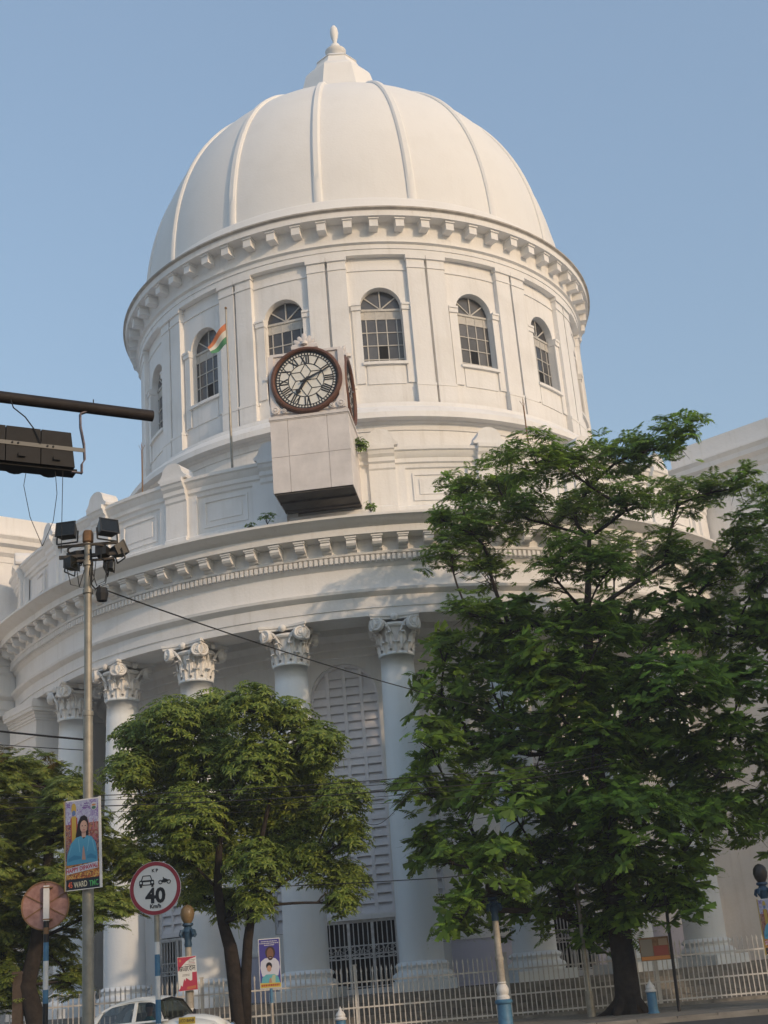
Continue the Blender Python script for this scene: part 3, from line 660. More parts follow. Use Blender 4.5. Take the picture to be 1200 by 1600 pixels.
# ------------------------------------------------------------------ foliage helpers
def quads_obj(name, V, mat, parent):
    n = len(V)//4; me = bpy.data.meshes.new(name); me.vertices.add(4*n); me.loops.add(4*n); me.polygons.add(n)
    me.vertices.foreach_set('co', np.ascontiguousarray(V, dtype=np.float32).ravel()); me.loops.foreach_set('vertex_index', np.arange(4*n, dtype=np.int32))
    me.polygons.foreach_set('loop_start', np.arange(0, 4*n, 4, dtype=np.int32)); me.update(calc_edges=True)
    me.materials.append(M[mat]); return place(me, name, parent)
def rotmat(ax, a):
    return np.array(Matrix.Rotation(a, 3, ax))
def feather(n=9, length=.55, pl=.2, pw=.055, droop=.5):
    """one twice-feathered leaf along +x: pairs of narrow pinnae, arching down"""
    Q = []
    for k in range(n):
        t = (k+.6)/n; x = length*t; z = .18*length*math.sin(t*2.2)-droop*length*t*t*.9
        l = pl*(math.sin(min(1, t*1.15+.18)*math.pi)**.55)*random.uniform(.85, 1.1)
        for s_ in (-1, 1):
            dx, dy = .45*l, s_*l*.9; dz = -.35*l; w = pw/2
            Q += [(x-w, 0, z), (x+dx*.5-w*1.3, dy*.5, z+dz*.35+.01), (x+dx, dy, z+dz), (x+dx*.5+w*1.3, dy*.5, z+dz*.35-.006)]
    return np.array(Q)
def spray(nleaf, **k):
    out = []
    for i in range(nleaf):
        f = feather(**k); f = f @ rotmat('Y', random.uniform(-.5, .35)).T; f = f @ rotmat('Z', 2*math.pi*i/nleaf+random.uniform(-.4, .4)).T; out.append(f)
    return np.concatenate(out)
def rosette(n=8, l=.21, w=.052):
    out = []
    for i in range(n):
        L_ = l*random.uniform(.75, 1.15); d = random.uniform(.1, .8)
        c, s_ = math.cos(d), math.sin(d); x1, z1 = .55*L_, .06*L_; x2 = x1+.45*L_*c; z2 = z1-.45*L_*s_
        f = np.array([(0.01, 0, 0), (x1*.6, w/2, z1-.004), (x1, 0, z1+.01), (x1*.6, -w/2, z1-.004),
                      (x1*.6, w/2, z1-.004), (x1+.3*(x2-x1), w*.45, z1-.3*(z1-z2)), (x2, 0, z2), (x1, 0, z1+.01),
                      (x1*.6, -w/2, z1-.004), (x1, 0, z1+.01), (x2, 0, z2), (x1+.3*(x2-x1), -w*.45, z1-.3*(z1-z2))])
        out.append(f @ rotmat('Z', 2*math.pi*i/n+random.uniform(-.3, .3)).T)
    return np.concatenate(out)
def scatter(clumps, density, shell=(.55, 1.05), up=.0):
    """points near the skin of ellipsoid clumps; each gives (point, outward)"""
    P, O = [], []
    for (x, y, z, a, b, c) in clumps:
        n = max(3, int(density*(a*b*c)**(2/3)))
        d = rng.normal(size=(n, 3)); d /= np.linalg.norm(d, axis=1)[:, None]; d[:, 2] = np.where((d[:, 2] < -.3) & (rng.random(n) < up), -d[:, 2], d[:, 2])
        r = rng.uniform(*shell, size=n)[:, None]
        P.append(np.array([x, y, z])+d*r*np.array([a, b, c])); O.append(d)
    return np.concatenate(P), np.concatenate(O)
def foliage(name, clumps, density, templates, mat, parent, size=(.8, 1.2), tilt=.5, origin=(0, 0, 0), shell=(.55, 1.05), up=0.0, keep=None):
    P, O = scatter(clumps, density, shell, up); V = []
    for p, o in zip(P, O):
        if keep is not None and not keep(p): continue
        t = templates[rng.integers(len(templates))]*rng.uniform(*size)
        az = math.atan2(o[1], o[0]); t = t @ rotmat('Z', rng.uniform(0, 6.28)).T
        t = t @ rotmat('Y', tilt*math.hypot(o[0], o[1])+rng.normal(0, .18)).T; t = t @ rotmat('Z', az).T
        V.append(t+p-np.array(origin))
    return quads_obj(name, np.concatenate(V), mat, parent), P
def bez(p, q, sag=.25, n=7):
    p = Vector(p); q = Vector(q); c = p.lerp(q, .45); c.z += sag*(q-p).length; c.x += random.uniform(-.3, .3); c.y += random.uniform(-.3, .3)
    return [p*(1-t)**2+c*2*t*(1-t)+q*t*t for t in [k/n for k in range(n+1)]]
def branches(parent, trunk_pts, trunk_r, clumps, origin, base=1, twigs=5, lr=.085, sag=.06, spread=.8, steep=.85):
    o = Vector(origin)
    MB().tube([Vector(p)-o for p in trunk_pts], trunk_r, 12).build('trunk', 'bark', parent, smooth='full')
    tw = MB(); nodes = [Vector(p) for p in trunk_pts[base:]]; nb_ = len(nodes); top = Vector(trunk_pts[-1])
    order = sorted(clumps, key=lambda c: min((Vector(c[:3])-n).length for n in nodes[:nb_])); par = []
    for c in order:                                   # each limb grows out of the nearest limb end that lies below it
        v = Vector(c[:3])
        k = min(range(len(nodes)), key=lambda k: (v-nodes[k]).length+1.6*max(0, nodes[k].z-v.z+.3)); par.append(k); nodes.append(v)
    cnt = [1]*len(nodes)
    for i in range(len(order)-1, -1, -1): cnt[par[i]] += cnt[nb_+i]
    for i, (x, y, z, a, b, c) in enumerate(order):
        k = par[i]; pts = [v-o for v in bez(nodes[k], (x, y, z), sag)]; r1 = lr*.24*cnt[nb_+i]**.5; r0 = r1*1.35
        MB().tube(pts, [r0+(r1-r0)*q/7 for q in range(8)], 7).build('limb', 'bark', parent, smooth='full')
        for q_ in range(twigs):
            d = Vector(rng.normal(size=3)); d.normalize(); q = pts[-1]+Vector((d.x*a*spread, d.y*b*spread, d.z*c*spread)); st = pts[random.choice((4, 5, 6, 7))]
            tw.tube([st, st.lerp(q, .5)+Vector((0, 0, .12)), q], [.02, .013, .005], 4, cap=False)
    stuff(tw.build('twigs', 'twig', parent))
TA = [(9.84,37.44,16.61,0.96,1.11,0.84),(8.8,37.87,16.56,0.91,1.07,0.79),(7.92,38.8,16.57,1.14,1.12,1.0),(4.95,36.58,15.93,1.08,1.38,0.95),(6.2,37.3,15.9,1.1,1.15,0.96),(4.26,40.1,16.49,1.24,1.41,1.09),(3.04,39.41,16.26,0.89,1.01,0.78),(2.18,38.76,15.13,0.61,0.61,0.53),(3.15,38.84,14.58,1.19,1.53,1.04),(2.33,38.39,13.64,0.89,1.1,0.78),(4.87,39.12,15.07,1.09,1.07,0.96),(6.61,39.63,15.32,1.22,1.43,1.07),(7.8,37.3,14.49,1.15,1.11,1.01),(10.02,39.88,15.35,1.11,1.26,0.98),(10.9,39.02,15.4,0.61,0.79,0.54),(11.93,39.01,15.42,0.79,1.03,0.69),(11.45,37.95,13.57,0.95,1.19,0.83),(11.84,38.12,12.14,1.15,1.5,1.01),(3.66,40.19,13.78,0.84,0.83,0.74),(5.77,36.19,12.75,0.84,0.87,0.74),(7.89,41.04,13.91,1.13,1.26,0.99),(9.1,39.0,13.16,1.18,1.26,1.03),(10.24,38.34,12.34,1.15,1.27,1.01),(2.69,37.55,11.63,0.92,1.08,0.81),(4.01,38.8,11.34,1.16,1.5,1.02),(5.71,39.45,11.58,0.9,1.18,0.79),(7.49,40.59,11.52,1.43,1.9,1.25),(9.04,39.33,11.06,1.38,1.4,1.21),(11.18,40.02,10.85,1.41,1.85,1.23),(2.06,40.18,11.23,0.74,0.86,0.65),(1.68,39.27,9.63,1.01,1.05,0.89),(3.34,40.21,9.79,1.34,1.57,1.17),(4.71,36.91,8.89,1.27,1.24,1.11),(6.99,40.63,9.37,1.63,2.17,1.43),(7.93,35.77,8.29,1.44,1.81,1.26),(10.24,37.86,8.34,1.52,1.53,1.33),(1.18,37.48,7.7,0.92,1.14,0.8),(2.55,40.25,8.04,1.37,1.33,1.2),(4.18,39.0,7.51,1.55,1.51,1.36),(6.17,39.7,7.27,1.58,1.7,1.38),(8.27,40.6,7.04,1.61,2.14,1.41),(9.67,38.33,6.58,1.52,2.03,1.33),(0.61,37.67,6.52,0.72,0.7,0.63),(1.82,38.73,6.19,1.02,0.99,0.9),(3.21,36.67,5.61,1.28,1.41,1.12),(5.06,38.94,5.36,1.54,1.56,1.35),(6.33,35.72,4.74,1.41,1.81,1.23),(8.42,37.41,4.75,1.38,1.81,1.21),(10.66,39.61,4.98,1.04,1.14,0.91),(1.2,38.17,4.78,0.96,1.11,0.84),(2.41,38.88,4.56,0.94,1.11,0.82),(4.12,38.59,4.13,1.17,1.4,1.03),(6.19,40.46,3.73,1.4,1.6,1.23),(7.51,38.01,3.38,1.23,1.51,1.08),(1.56,37.43,3.13,0.71,0.75,0.62),(3.25,39.88,3.01,0.83,0.96,0.73),(4.5,38.49,2.86,0.97,0.92,0.85),(6.12,37.96,2.62,0.95,1.12,0.83),(7.42,36.54,2.88,0.69,0.82,0.6),(5.36,38.75,2.19,0.73,0.71,0.64),(13.12,38.72,14.44,1.29,1.46,1.13),(12.61,38.89,10.35,1.47,1.6,1.29),(11.99,38.98,6.87,1.44,1.78,1.27)]
TB = [(-3.74,34.62,8.7,0.78,0.76,0.68),(-5.11,36.95,9.01,0.89,1.18,0.78),(-5.98,35.47,8.62,0.86,0.96,0.75),(-7.17,36.54,8.49,0.7,0.76,0.62),(-2.82,35.82,8.46,0.77,0.82,0.67),(-2.06,35.84,7.69,0.8,0.95,0.7),(-7.28,35.72,7.39,0.72,0.79,0.63),(-6.52,37.4,7.66,1.09,1.05,0.96),(-5.11,36.62,7.52,1.13,1.39,0.99),(-3.72,35.42,7.23,1.09,1.13,0.96),(-2.68,37.58,7.07,1.12,1.16,0.98),(-1.43,35.31,6.08,0.75,0.84,0.65),(-6.93,37.04,6.3,0.82,0.82,0.72),(-5.52,35.5,6.01,1.03,1.11,0.9),(-4.42,37.88,6.1,1.16,1.3,1.02),(-2.95,37.82,5.88,1.1,1.12,0.96),(-1.34,35.88,5.21,0.6,0.73,0.53),(-5.56,37.88,5.06,0.96,1.08,0.84),(-3.82,35.18,4.54,0.83,0.83,0.73),(-2.37,36.4,4.65,0.77,0.78,0.67),(-1.55,37.04,4.16,0.66,0.84,0.58),(-1.66,35.54,3.51,0.45,0.47,0.39),(-4.79,37.18,3.74,0.58,0.7,0.51),(-5.67,37.26,4.16,0.59,0.64,0.51),(-3.87,35.26,3.58,0.52,0.55,0.45),(-3.33,37.51,5.08,0.71,0.75,0.62),(-5.83,35.68,5.21,0.66,0.73,0.58)]
TC = [(-10.48,34.62,7.23,0.96,1.06,0.84),(-9.75,35.69,7.37,0.8,0.81,0.7),(-8.35,33.77,6.73,0.61,0.8,0.53),(-10.35,36.05,6.12,1.24,1.65,1.09),(-8.59,34.6,5.83,1.01,1.32,0.88),(-7.97,35.96,5.15,0.85,0.88,0.75),(-6.96,35.25,4.93,0.67,0.85,0.59),(-10.31,35.39,4.55,1.21,1.39,1.06),(-8.62,34.09,4.18,0.98,1.07,0.86),(-7.63,34.05,3.78,0.75,0.73,0.66),(-7.0,34.97,3.91,0.55,0.58,0.48),(-10.56,35.77,3.12,1.03,1.0,0.9),(-9.42,35.95,2.88,0.79,0.96,0.69),(-8.9,35.58,2.12,0.48,0.63,0.42),(-10.39,35.56,2.0,0.84,0.98,0.73),(-10.98,33.58,6.72,1.07,1.32,0.94),(-11.13,33.7,4.98,1.24,1.33,1.09),(-11.51,35.29,3.35,1.11,1.28,0.97)]
TA += [(2.2,34.5,3.9,.42,.5,.38),(1.7,34.6,3.3,.5,.5,.3),(2.7,34.7,4.4,.6,.6,.4),(1.2,35.2,2.6,.5,.5,.32),(2.9,34.6,3.4,.4,.4,.3),(1.3,35.5,4.3,.6,.6,.4)]
TA += [(5.6,36.2,7.0,1.2,1,.9),(5.4,36.0,8.9,1.2,1,.9),(6.3,36.2,10.3,1.2,1,.9),(5.9,36.0,5.4,1.3,1,.9),(7.2,36.2,8.0,1.2,1,1),(4.6,36.3,9.9,1.1,1,.8),(6.8,36.3,12.3,1.0,1,.7),(5.2,36.4,12.2,.9,1,.7),(5.7,36.4,3.9,1.1,.9,.6)]
sprayA = [spray(random.choice((4, 5, 6))) for _ in range(7)]
sprayBig = [spray(random.choice((4, 5)), n=5, length=.58, pl=.27, pw=.20, droop=.6) for _ in range(5)]
brightA = [spray(random.choice((1, 2)), n=6, length=.5, pl=.17, pw=.13, droop=.8) for _ in range(6)]
sprayC = [spray(random.choice((5, 6)), n=8, length=.42, pl=.15, pw=.05) for _ in range(6)]
ros = [rosette(random.choice((7, 8, 9))) for _ in range(8)]
# large dark tree on the right
oA = (5.94, 38.0, 0.1)
tA = thing('street_tree', 'tall dark feathery leaved tree in front of the right half of the building', 'tree', oA, group='street trees on the pavement')
for k in range(7):
    t = k*.9+.3; rl = random.uniform(.5, .85)
    MB().tube([(.05*math.cos(t), .05*math.sin(t), .75), (.26*math.cos(t), .26*math.sin(t), .32), (rl*.75*math.cos(t), rl*.75*math.sin(t), .06), (rl*1.3*math.cos(t+.2), rl*1.3*math.sin(t+.2), -.08)], [.16, .17, .12, .05], 8).build('root', 'bark', tA, smooth='full')
branches(tA, [(5.9,38,.1),(5.95,38,.5),(5.97,38,1.5),(5.94,38,3.2),(5.9,38.1,5.0),(5.93,38.2,7.2),(6.05,38.2,9.1),(6.3,38.2,11.5),(6.7,38.3,14.0)], [.50,.36,.33,.31,.28,.24,.18,.12,.06], TA, oA, base=3, twigs=7, lr=.11)
lowA = [c for c in TA if c[2] < 11.5]; highA = [c for c in TA if c[2] >= 11.5]
foliage('crown', highA, 38, sprayA, 'leafA', tA, (.75, 1.15), .35, oA, shell=(.3, 1.1), up=.6)
foliage('crown', lowA, 14, sprayA, 'leafA', tA, (.8, 1.25), .45, oA, shell=(.35, 1.12), up=.5)
foliage('crown', lowA, 20, sprayBig, 'leafA', tA, (.75, 1.2), .6, oA, shell=(.7, 1.15), up=.7)
foliage('bright_leaves', lowA+highA[::3], 12, brightA, 'leafLime', tA, (.6, 1.0), .6, oA, shell=(.85, 1.15), up=.9)
# bushy yellow-green tree in the middle
oB = (-4.55, 36.2, 0.1)
tB = thing('street_tree', 'bushy yellow green tree with forked dark trunk left of the gate', 'tree', oB, group='street trees on the pavement')
branches(tB, [(-4.5,36.2,.1),(-4.5,36.2,.75),(-4.6,36.2,1.8),(-4.7,36.2,2.67),(-4.88,36.2,3.3),(-4.99,36.2,4.2),(-4.9,36.2,5.4),(-4.6,36.3,6.8)], [.30,.24,.21,.18,.14,.12,.09,.05], TB, oB, base=4, twigs=6, lr=.09)
MB().tube([Vector(p)-Vector(oB) for p in ((-4.36,36.15,.6),(-4.32,36.15,1.8),(-4.22,36.15,2.8),(-4.05,36.15,3.7),(-3.95,36.2,4.6),(-3.6,36.3,6.0),(-3.2,36.3,7.4))], [.15,.15,.13,.115,.09,.06,.03], 10).build('trunk', 'bark', tB, smooth='full')
foliage('crown', TB, 440, ros, 'leafB', tB, (.8, 1.35), .7, oB, shell=(.45, 1.12), up=.45)
pods = []
P_, _ = scatter(TB, 16, (.8, 1.0), .8)
for p in P_:
    l = rng.uniform(.25, .45); t = rng.uniform(0, 3.14); dx, dy = .006*math.cos(t), .006*math.sin(t); p = p-np.array(oB)
    pods += [p+(dx, dy, 0), p+(-dx, -dy, 0), p+(-dx+.03, -dy, -l), p+(dx+.03, dy, -l)]
stuff(quads_obj('seed_pods', np.array(pods), 'leafB', tB))
# feathery tree at the left edge
oC = (-9.5, 34.9, 0.1)
tC = thing('street_tree', 'mid green feathery tree at the left edge behind the round signs', 'tree', oC, group='street trees on the pavement')
branches(tC, [(-9.35,34.9,.1),(-9.5,34.9,1.2),(-9.76,34.9,2.1),(-9.5,34.9,3.2),(-9.3,34.9,4.4),(-9.2,34.9,5.8),(-9.1,34.9,7.0)], [.32,.26,.23,.2,.16,.12,.06], TC, oC, base=2, twigs=6, lr=.09)
foliage('crown', TC, 120, sprayC, 'leafC', tC, (.8, 1.3), .4, oC, shell=(.35, 1.12), up=.6)
foliage('young_shoots', [(c[0], c[1], c[2]+c[5]*.7, c[3]*.9, c[4]*.8, c[5]*.5) for c in TC if c[2] > 7.0], 14, sprayC, 'leafY', tC, (.5, .8), -.4, oC, up=1.0)
# little plants rooted in the masonry
for lab, x, y, z, r_ in (('small dark weed on the cornice left of the clock box', -3.75, 43.15, 17.1, .3), ('tiny weed on the cornice further left of the clock box', -4.4, 43.3, 17.0, .16), ('small green weed on the cornice right of the clock box', -.05, 43.15, 17.25, .26), ('green vine hanging beside the right face of the clock box', -.22, 43.05, 19.6, .3)):
    pl_ = thing('wall_plant', lab, 'plant', (x, y, z-r_*.3), group='weeds growing on the building')
    cl_ = [(x, y, z+r_*.5, r_, r_*.6, r_*(1.6 if 'vine' in lab else .7))]
    foliage('leaves', cl_, 420, ros, 'leafA', pl_, (.55, .9), .5, (x, y, z-r_*.3), shell=(.1, 1.1))
    st = MB()
    for k in range(6): st.tube([(0, 0, 0), (random.uniform(-.6,.6)*r_, random.uniform(-.3,.3)*r_, r_*random.uniform(.6, 1.3))], [.012, .005], 4)
    st.build('stem', 'twig', pl_)

# ------------------------------------------------------------------ iron fence
FX0, FX1, FY0, FY1 = -14.0, 13.5, 39.6, 41.6
fence = thing('iron_fence', 'long white iron picket fence with spear tips before the colonnade steps', 'fence', (0, 0, .1))
def fy(x): return FY0+(FY1-FY0)*(x-FX0)/(FX1-FX0)
pk = MB(); pk.box(-.015, .015, -.012, .012, .12, 1.68); pk.add([(-.015,-.012,1.68),(.015,-.012,1.68),(.015,.012,1.68),(-.015,.012,1.68),(-.03,0,1.73),(.03,0,1.73),(0,0,1.86)], [(0,1,5,6,4),(3,4,6,5,2),(0,4,3),(1,2,5)])
pk = pk.mesh('picket', 'gate'); n_p = int((FX1-FX0)/.15)
for k in range(n_p+1):
    x = FX0+k*.15; place(pk, 'picket', fence, (x, fy(x), random.uniform(-.012, .012)), rot=(random.uniform(-.008, .008), random.uniform(-.012, .012), 0))
for z in (.72, 1.42, .2): MB().bar((FX0, FY0, z), (FX1, FY1, z), .035, .045).build('rail', 'gate', fence)
fpst = MB().box(-.045, .045, -.045, .045, 0, 1.88).box(-.06, .06, -.06, .06, 1.88, 1.92).mesh('post', 'white')
for k in range(6):
    x = FX0+3.4+k*4.5; place(fpst, 'post', fence, (x, fy(x)+.05, 0))
MB().bar((FX0, FY0+.02, .04), (FX1, FY1+.02, .04), .22, .16).build('kerb_wall', 'stone', fence)

# ------------------------------------------------------------------ lamp posts, bollards
def lamp_post(label, x, y, z=0.1, glass='lantern'):
    L_ = thing('lamp_post', label, 'lamp post', (x, y, z), group='old iron lamp posts along the kerb')
    MB().lathe([(.0,0),(.26,0),(.26,.1),(.21,.14),(.19,.2),(.18,.72),(.22,.75),(.23,.80),(.18,.84),(.0,.84)], 12).build('pedestal', 'blue', L_, smooth=True)
    MB().lathe([(.17,.84),(.17,.9),(.13,.94),(.16,1.0),(.165,1.08),(.13,1.16),(.1,1.2),(.125,1.23),(.1,1.26)], 14).build('collar', 'white', L_, smooth=True)
    MB().lathe([(.105,1.26),(.1,1.75),(.115,1.78),(.115,1.84),(.095,1.88),(.08,2.75),(.09,2.78)], 14).build('shaft', 'cream', L_, smooth=True)
    cpt = MB().lathe([(.085,2.74),(.1,2.8),(.085,2.9),(.12,3.02),(.15,3.12),(.11,3.2),(.09,3.24),(.15,3.28),(.14,3.33)], 14)
    for k in range(4):
        t = R(45+90*k); cpt.tube([(.1*math.cos(t), .1*math.sin(t), 3.16), (.2*math.cos(t), .2*math.sin(t), 3.14), (.24*math.cos(t), .24*math.sin(t), 3.04), (.2*math.cos(t), .2*math.sin(t), 2.99)], [.04, .045, .04, .025], 6)
    cpt.build('bracket_head', 'darkblue', L_, smooth=True)
    MB().lathe([(.1,3.33),(.16,3.44),(.185,3.56),(.165,3.68),(.1,3.76),(.03,3.79),(0,3.8)], 16).build('lantern', glass, L_, smooth=True)
    return L_
lamp_post('cream and blue lamp post carrying the red and white Bengali poster', -5.63, 35.0, -.02)
lamp_post('cream and blue lamp post with its lantern hidden under the dark tree', 2.33, 35.0, .0, 'darklantern')
lamp_post('dark topped lamp post at the right edge carrying a festival poster', 9.33, 35.0, -.18, 'darklantern')
for lab, x, y in (('blue bollard with white pointed cap in front of the gate', -1.82, 35.0), ('blue bollard with white cap right of the dark tree trunk', 6.42, 37.0)):
    b_ = thing('bollard', lab, 'bollard', (x, y, .1), group='blue bollards on the pavement')
    MB().lathe([(.0,0),(.16,0),(.16,.05),(.13,.08),(.125,.55),(.15,.57),(.0,.57)], 14).build('bollard_body', 'blue', b_, smooth=True)
    MB().lathe([(.15,.57),(.16,.6),(.12,.64),(.13,.68),(.1,.74),(.045,.79),(.02,.86),(0,.9)], 14).build('cap', 'white', b_, smooth=True)

# ------------------------------------------------------------------ poles: grey pole, black pole, post
o = MB().tube([(0,0,0),(0,0,.7)], .12, 10).tube([(0,0,.7),(.02,0,3.6),(.03,0,5.2)], [.06,.055,.045], 10).build('steel_pole', 'steel', loc=(4.92, 38.2, .1)); tag(o, 'plain grey steel pole on a dark foot left of the big trunk', 'pole')
bp_ = thing('notice_stand', 'leaning black pole with a small orange and red notice board', 'notice board', (7.1, 37.0, .1))
MB().tube([(0,0,0),(.05,0,2.4),(.08,0,3.2)], .045, 8).build('pole', 'black', bp_)
nb = MB().box(-.82, -.02, -.03, 0, 1.35, 1.95).build('board', 'rust', bp_)
for x0, x1, z0, z1, c_, nm in ((-.8, -.04, 1.37, 1.46, (.55, .22, .06), 'orange_print'), (-.45, -.06, 1.47, 1.72, (.30, .07, .05), 'maroon_print'), (-.8, -.47, 1.47, 1.9, (.22, .19, .15), 'grey_print'), (-.3, -.06, 1.73, 1.9, (.34, .24, .16), 'tan_print')):
    MB().box(x0, x1, -.036, -.031, z0, z1).build('print', colmat(nm, c_), nb)
o = MB().box(-.12, .12, -.1, .1, 0, 2.3).box(-.14, .14, -.12, .12, 2.3, 2.36).build('wooden_post', 'shadedwood', loc=(-9.95, 33.6+1.2, .1)); tag(o, 'short brown post at the bottom left corner before the fence', 'post')

# ------------------------------------------------------------------ floodlight pole
FP = thing('floodlight_mast', 'tall grey steel mast crowned with a cluster of dark floodlights', 'floodlight', (-3.99, 17.0, 0))
MB().tube([(0,0,0),(0,0,2.9),(0,0,3.0),(0,0,5.2)], [.075,.072,.066,.064], 14).tube([(0,0,5.2),(0,0,7.62)], .052, 14).build('mast', 'steel', FP, smooth=True)
for z in (5.2, 6.9, 7.3): MB().lathe([(.05, z-.04), (.072, z-.03), (.072, z+.03), (.05, z+.04)], 14).build('clamp', 'steel', FP, smooth=True)
MB().lathe([(.0,7.78),(.06,7.78),(.075,7.74),(.075,7.62),(.05,7.6),(0,7.6)], 14).build('mast_cap', 'rust', FP, smooth=True)
cb = MB().bar((-.42,0,7.58), (.42,0,7.58), .035).bar((-.4,0,7.42), (.42,0,7.42), .045).bar((-.3,-.03,7.34), (.36,-.03,7.34), .03)
cb.tube([(.28*math.cos(R(t)), .28*math.sin(R(t)), 7.5) for t in range(0, 361, 30)], .014, 5, cap=False); cb.build('crossarm', 'darksteel', FP)
lh = MB(); lh.add([(-.155,-.1,-.12),(.155,-.1,-.12),(.155,-.1,.12),(-.155,-.1,.12),(-.12,.09,-.09),(.12,.09,-.09),(.12,.09,.09),(-.12,.09,.09)], [(0,3,2,1),(4,5,6,7),(0,1,5,4),(1,2,6,5),(2,3,7,6),(3,0,4,7)])
lh.box(-.165,.165,-.115,-.095,-.13,-.112).box(-.165,.165,-.115,-.095,.112,.13).box(-.165,-.147,-.115,-.095,-.112,.112).box(.147,.165,-.115,-.095,-.112,.112)
lh.bar((-.175,0,0),(-.175,.02,-.2),.02).bar((.175,0,0),(.175,.02,-.2),.02).bar((-.175,.02,-.2),(.175,.02,-.2),.02)
lh = lh.mesh('floodlight', 'housing'); ll = MB().box(-.147,.147,-.108,-.103,-.112,.112).mesh('lens', 'lens')
for x, y, z, s_, rx, rz in ((-.31,-.05,7.80,1.0,-12,-8),(.31,-.05,7.80,1.0,-14,38),(-.24,.1,7.42,.85,-5,150),(-.26,-.06,7.24,.8,0,70),(.26,-.05,7.42,.8,0,-100),(.46,.05,7.46,.9,-25,125),(.3,.08,7.24,.8,4,95)):
    l_ = place(lh, 'floodlight', FP, (x*.88, y, 7.62+(z-7.62)*.86), rot=(R(rx), 0, R(rz)), scale=s_*.86); place(ll, 'lens', l_)
wr_ = MB()
for k in range(5):
    a_ = random.uniform(0, 6.28); x0, y0 = .3*math.cos(a_), .2*math.sin(a_); wr_.tube([(x0, y0, 7.3), (x0*.8, y0, 7.02), (x0*.4, y0*.5, 6.98), (0.04*math.cos(a_), .04*math.sin(a_), 7.25)], .006, 4)
wr_.tube([(.05,-.05,7.5),(.075,-.06,7.2),(.06,-.06,6.98),(.12,-.08,6.9),(.18,-.06,6.95)], .012, 5)
wr_.lathe([(0,.1),(.07,.08),(.09,0),(.07,-.1),(0,-.12)], 8, c=(.2,-.03,6.84)); wr_.build('wiring', 'cable', FP)

# ------------------------------------------------------------------ road signs
def banded_pole(parent, h, r, bands):
    z = 0
    for z1, mt in bands:
        MB().tube([(0, 0, z), (0, 0, z1)], r, 12).build('pole_section', mt, parent, smooth=True); z = z1
SS = thing('speed_limit_sign', 'round red rimmed 40 speed limit sign on a striped pole', 'road sign', (-2.94, 16.0, 0), R(-3))
banded_pole(SS, 2.6, .032, [(.45,'blue'),(.75,'white'),(1.0,'blue'),(1.30,'white'),(1.56,'blue'),(1.82,'white'),(2.06,'blue'),(2.2,'white'),(2.42,'steel'),(2.7,'steel')])
def disc(r, y0, y1, n=48): return MB().prism([(r*math.sin(2*math.pi*k/n), r*math.cos(2*math.pi*k/n)) for k in range(n)], y0, y1)
pl = disc(.31, -.045, -.033).build('sign_plate', 'signwhite', SS, loc=(0, 0, 2.81))
q = MB().lathe([(.262,0),(.262,.003),(.306,.003),(.306,0)], 48, closed=True); q.v = [(x, -.0455-z, -y) for x, y, z in q.v]; q.build('red_ring', 'red', pl)
def put_text(parent, txt, size, mat, x, y, z, **k): return place(text_mesh(txt, size, mat, **k), 'lettering', parent, (x, y, z))
put_text(pl, '40', .235, 'black', 0, -.048, -.083, bold=.009, width=1.0)
put_text(pl, 'K P', .052, 'black', 0, -.048, .205, bold=.002); put_text(pl, 'Km/h', .062, 'black', 0, -.048, -.205, bold=.0025)
cs = MB()
cs.prism([(-.17,.1),(-.15,.155),(-.055,.155),(-.035,.1),(-.045,.1),(-.062,.145),(-.143,.145),(-.157,.1)], -.049, -.046)
cs.prism([(-.185,.1),(-.02,.1),(-.012,.085),(-.012,.04),(-.193,.04),(-.193,.085)], -.049, -.046)
cs.box(-.185,-.158,-.049,-.046,.018,.04).box(-.047,-.02,-.049,-.046,.018,.04); cs.build('car_symbol', 'black', pl)
cs = MB()
for x in (-.172, -.033): cs.add([(x+.013*math.cos(k), -.0505, .072+.013*math.sin(k)) for k in [i*.785 for i in range(8)]], [tuple(range(8))])
cs.box(-.145,-.06,-.0515,-.0505,.05,.078); cs.build('car_symbol_light', 'signwhite', pl)
ms = MB()
for x in (.065, .165):
    q = MB().lathe([(.016,0),(.016,.003),(.026,.003),(.026,0)], 14, closed=True); ms.add([(x+a_, -.046-c_, .065-b_) for a_, b_, c_ in q.v], q.f)
ms.prism([(.068,.07),(.09,.092),(.1,.098),(.092,.118),(.1,.124),(.11,.108),(.135,.1),(.163,.085),(.166,.075),(.14,.066),(.12,.055),(.1,.058)], -.049, -.046); ms.build('motorcycle_symbol', 'black', pl)
BS = thing('road_sign_back', 'pink back of a round road sign on a blue and white pole', 'road sign', (-4.52, 17.0, 0), R(6))
banded_pole(BS, 2.6, .034, [(.5,'black'),(.9,'white'),(1.3,'white'),(1.62,'black'),(1.78,'blue'),(2.12,'white'),(2.34,'blue'),(2.44,'black'),(2.52,'rust')])
bpz = disc(.30, .04, .05).build('sign_plate', 'signback', BS, loc=(-.02, 0, 2.79))
q = MB().lathe([(.285,0),(.285,.02),(.302,.02),(.302,0)], 48, closed=True); q.v = [(x, .045-z, -y) for x, y, z in q.v]; q.build('plate_edge', 'rust', bpz)
rbm = MB()
for t in (30, 150, 90): rbm.bar((.29*math.cos(R(t)), .035, .29*math.sin(R(t))), (-.29*math.cos(R(t)), .035, -.29*math.sin(R(t))), .012, .012)
rbm.build('stiffener', 'rust', bpz)
MB().tube([(0,0,2.52),(0,0,2.6)], .034, 10).build('pole_section', 'black', BS); MB().box(-.036,.036,-.03,.03,2.6,3.03).build('mounting_channel', 'white', BS)
for z in (2.61, 3.0): MB().box(-.036, .075, -.035, .035, z, z+.015).build('bracket', 'rust', BS)

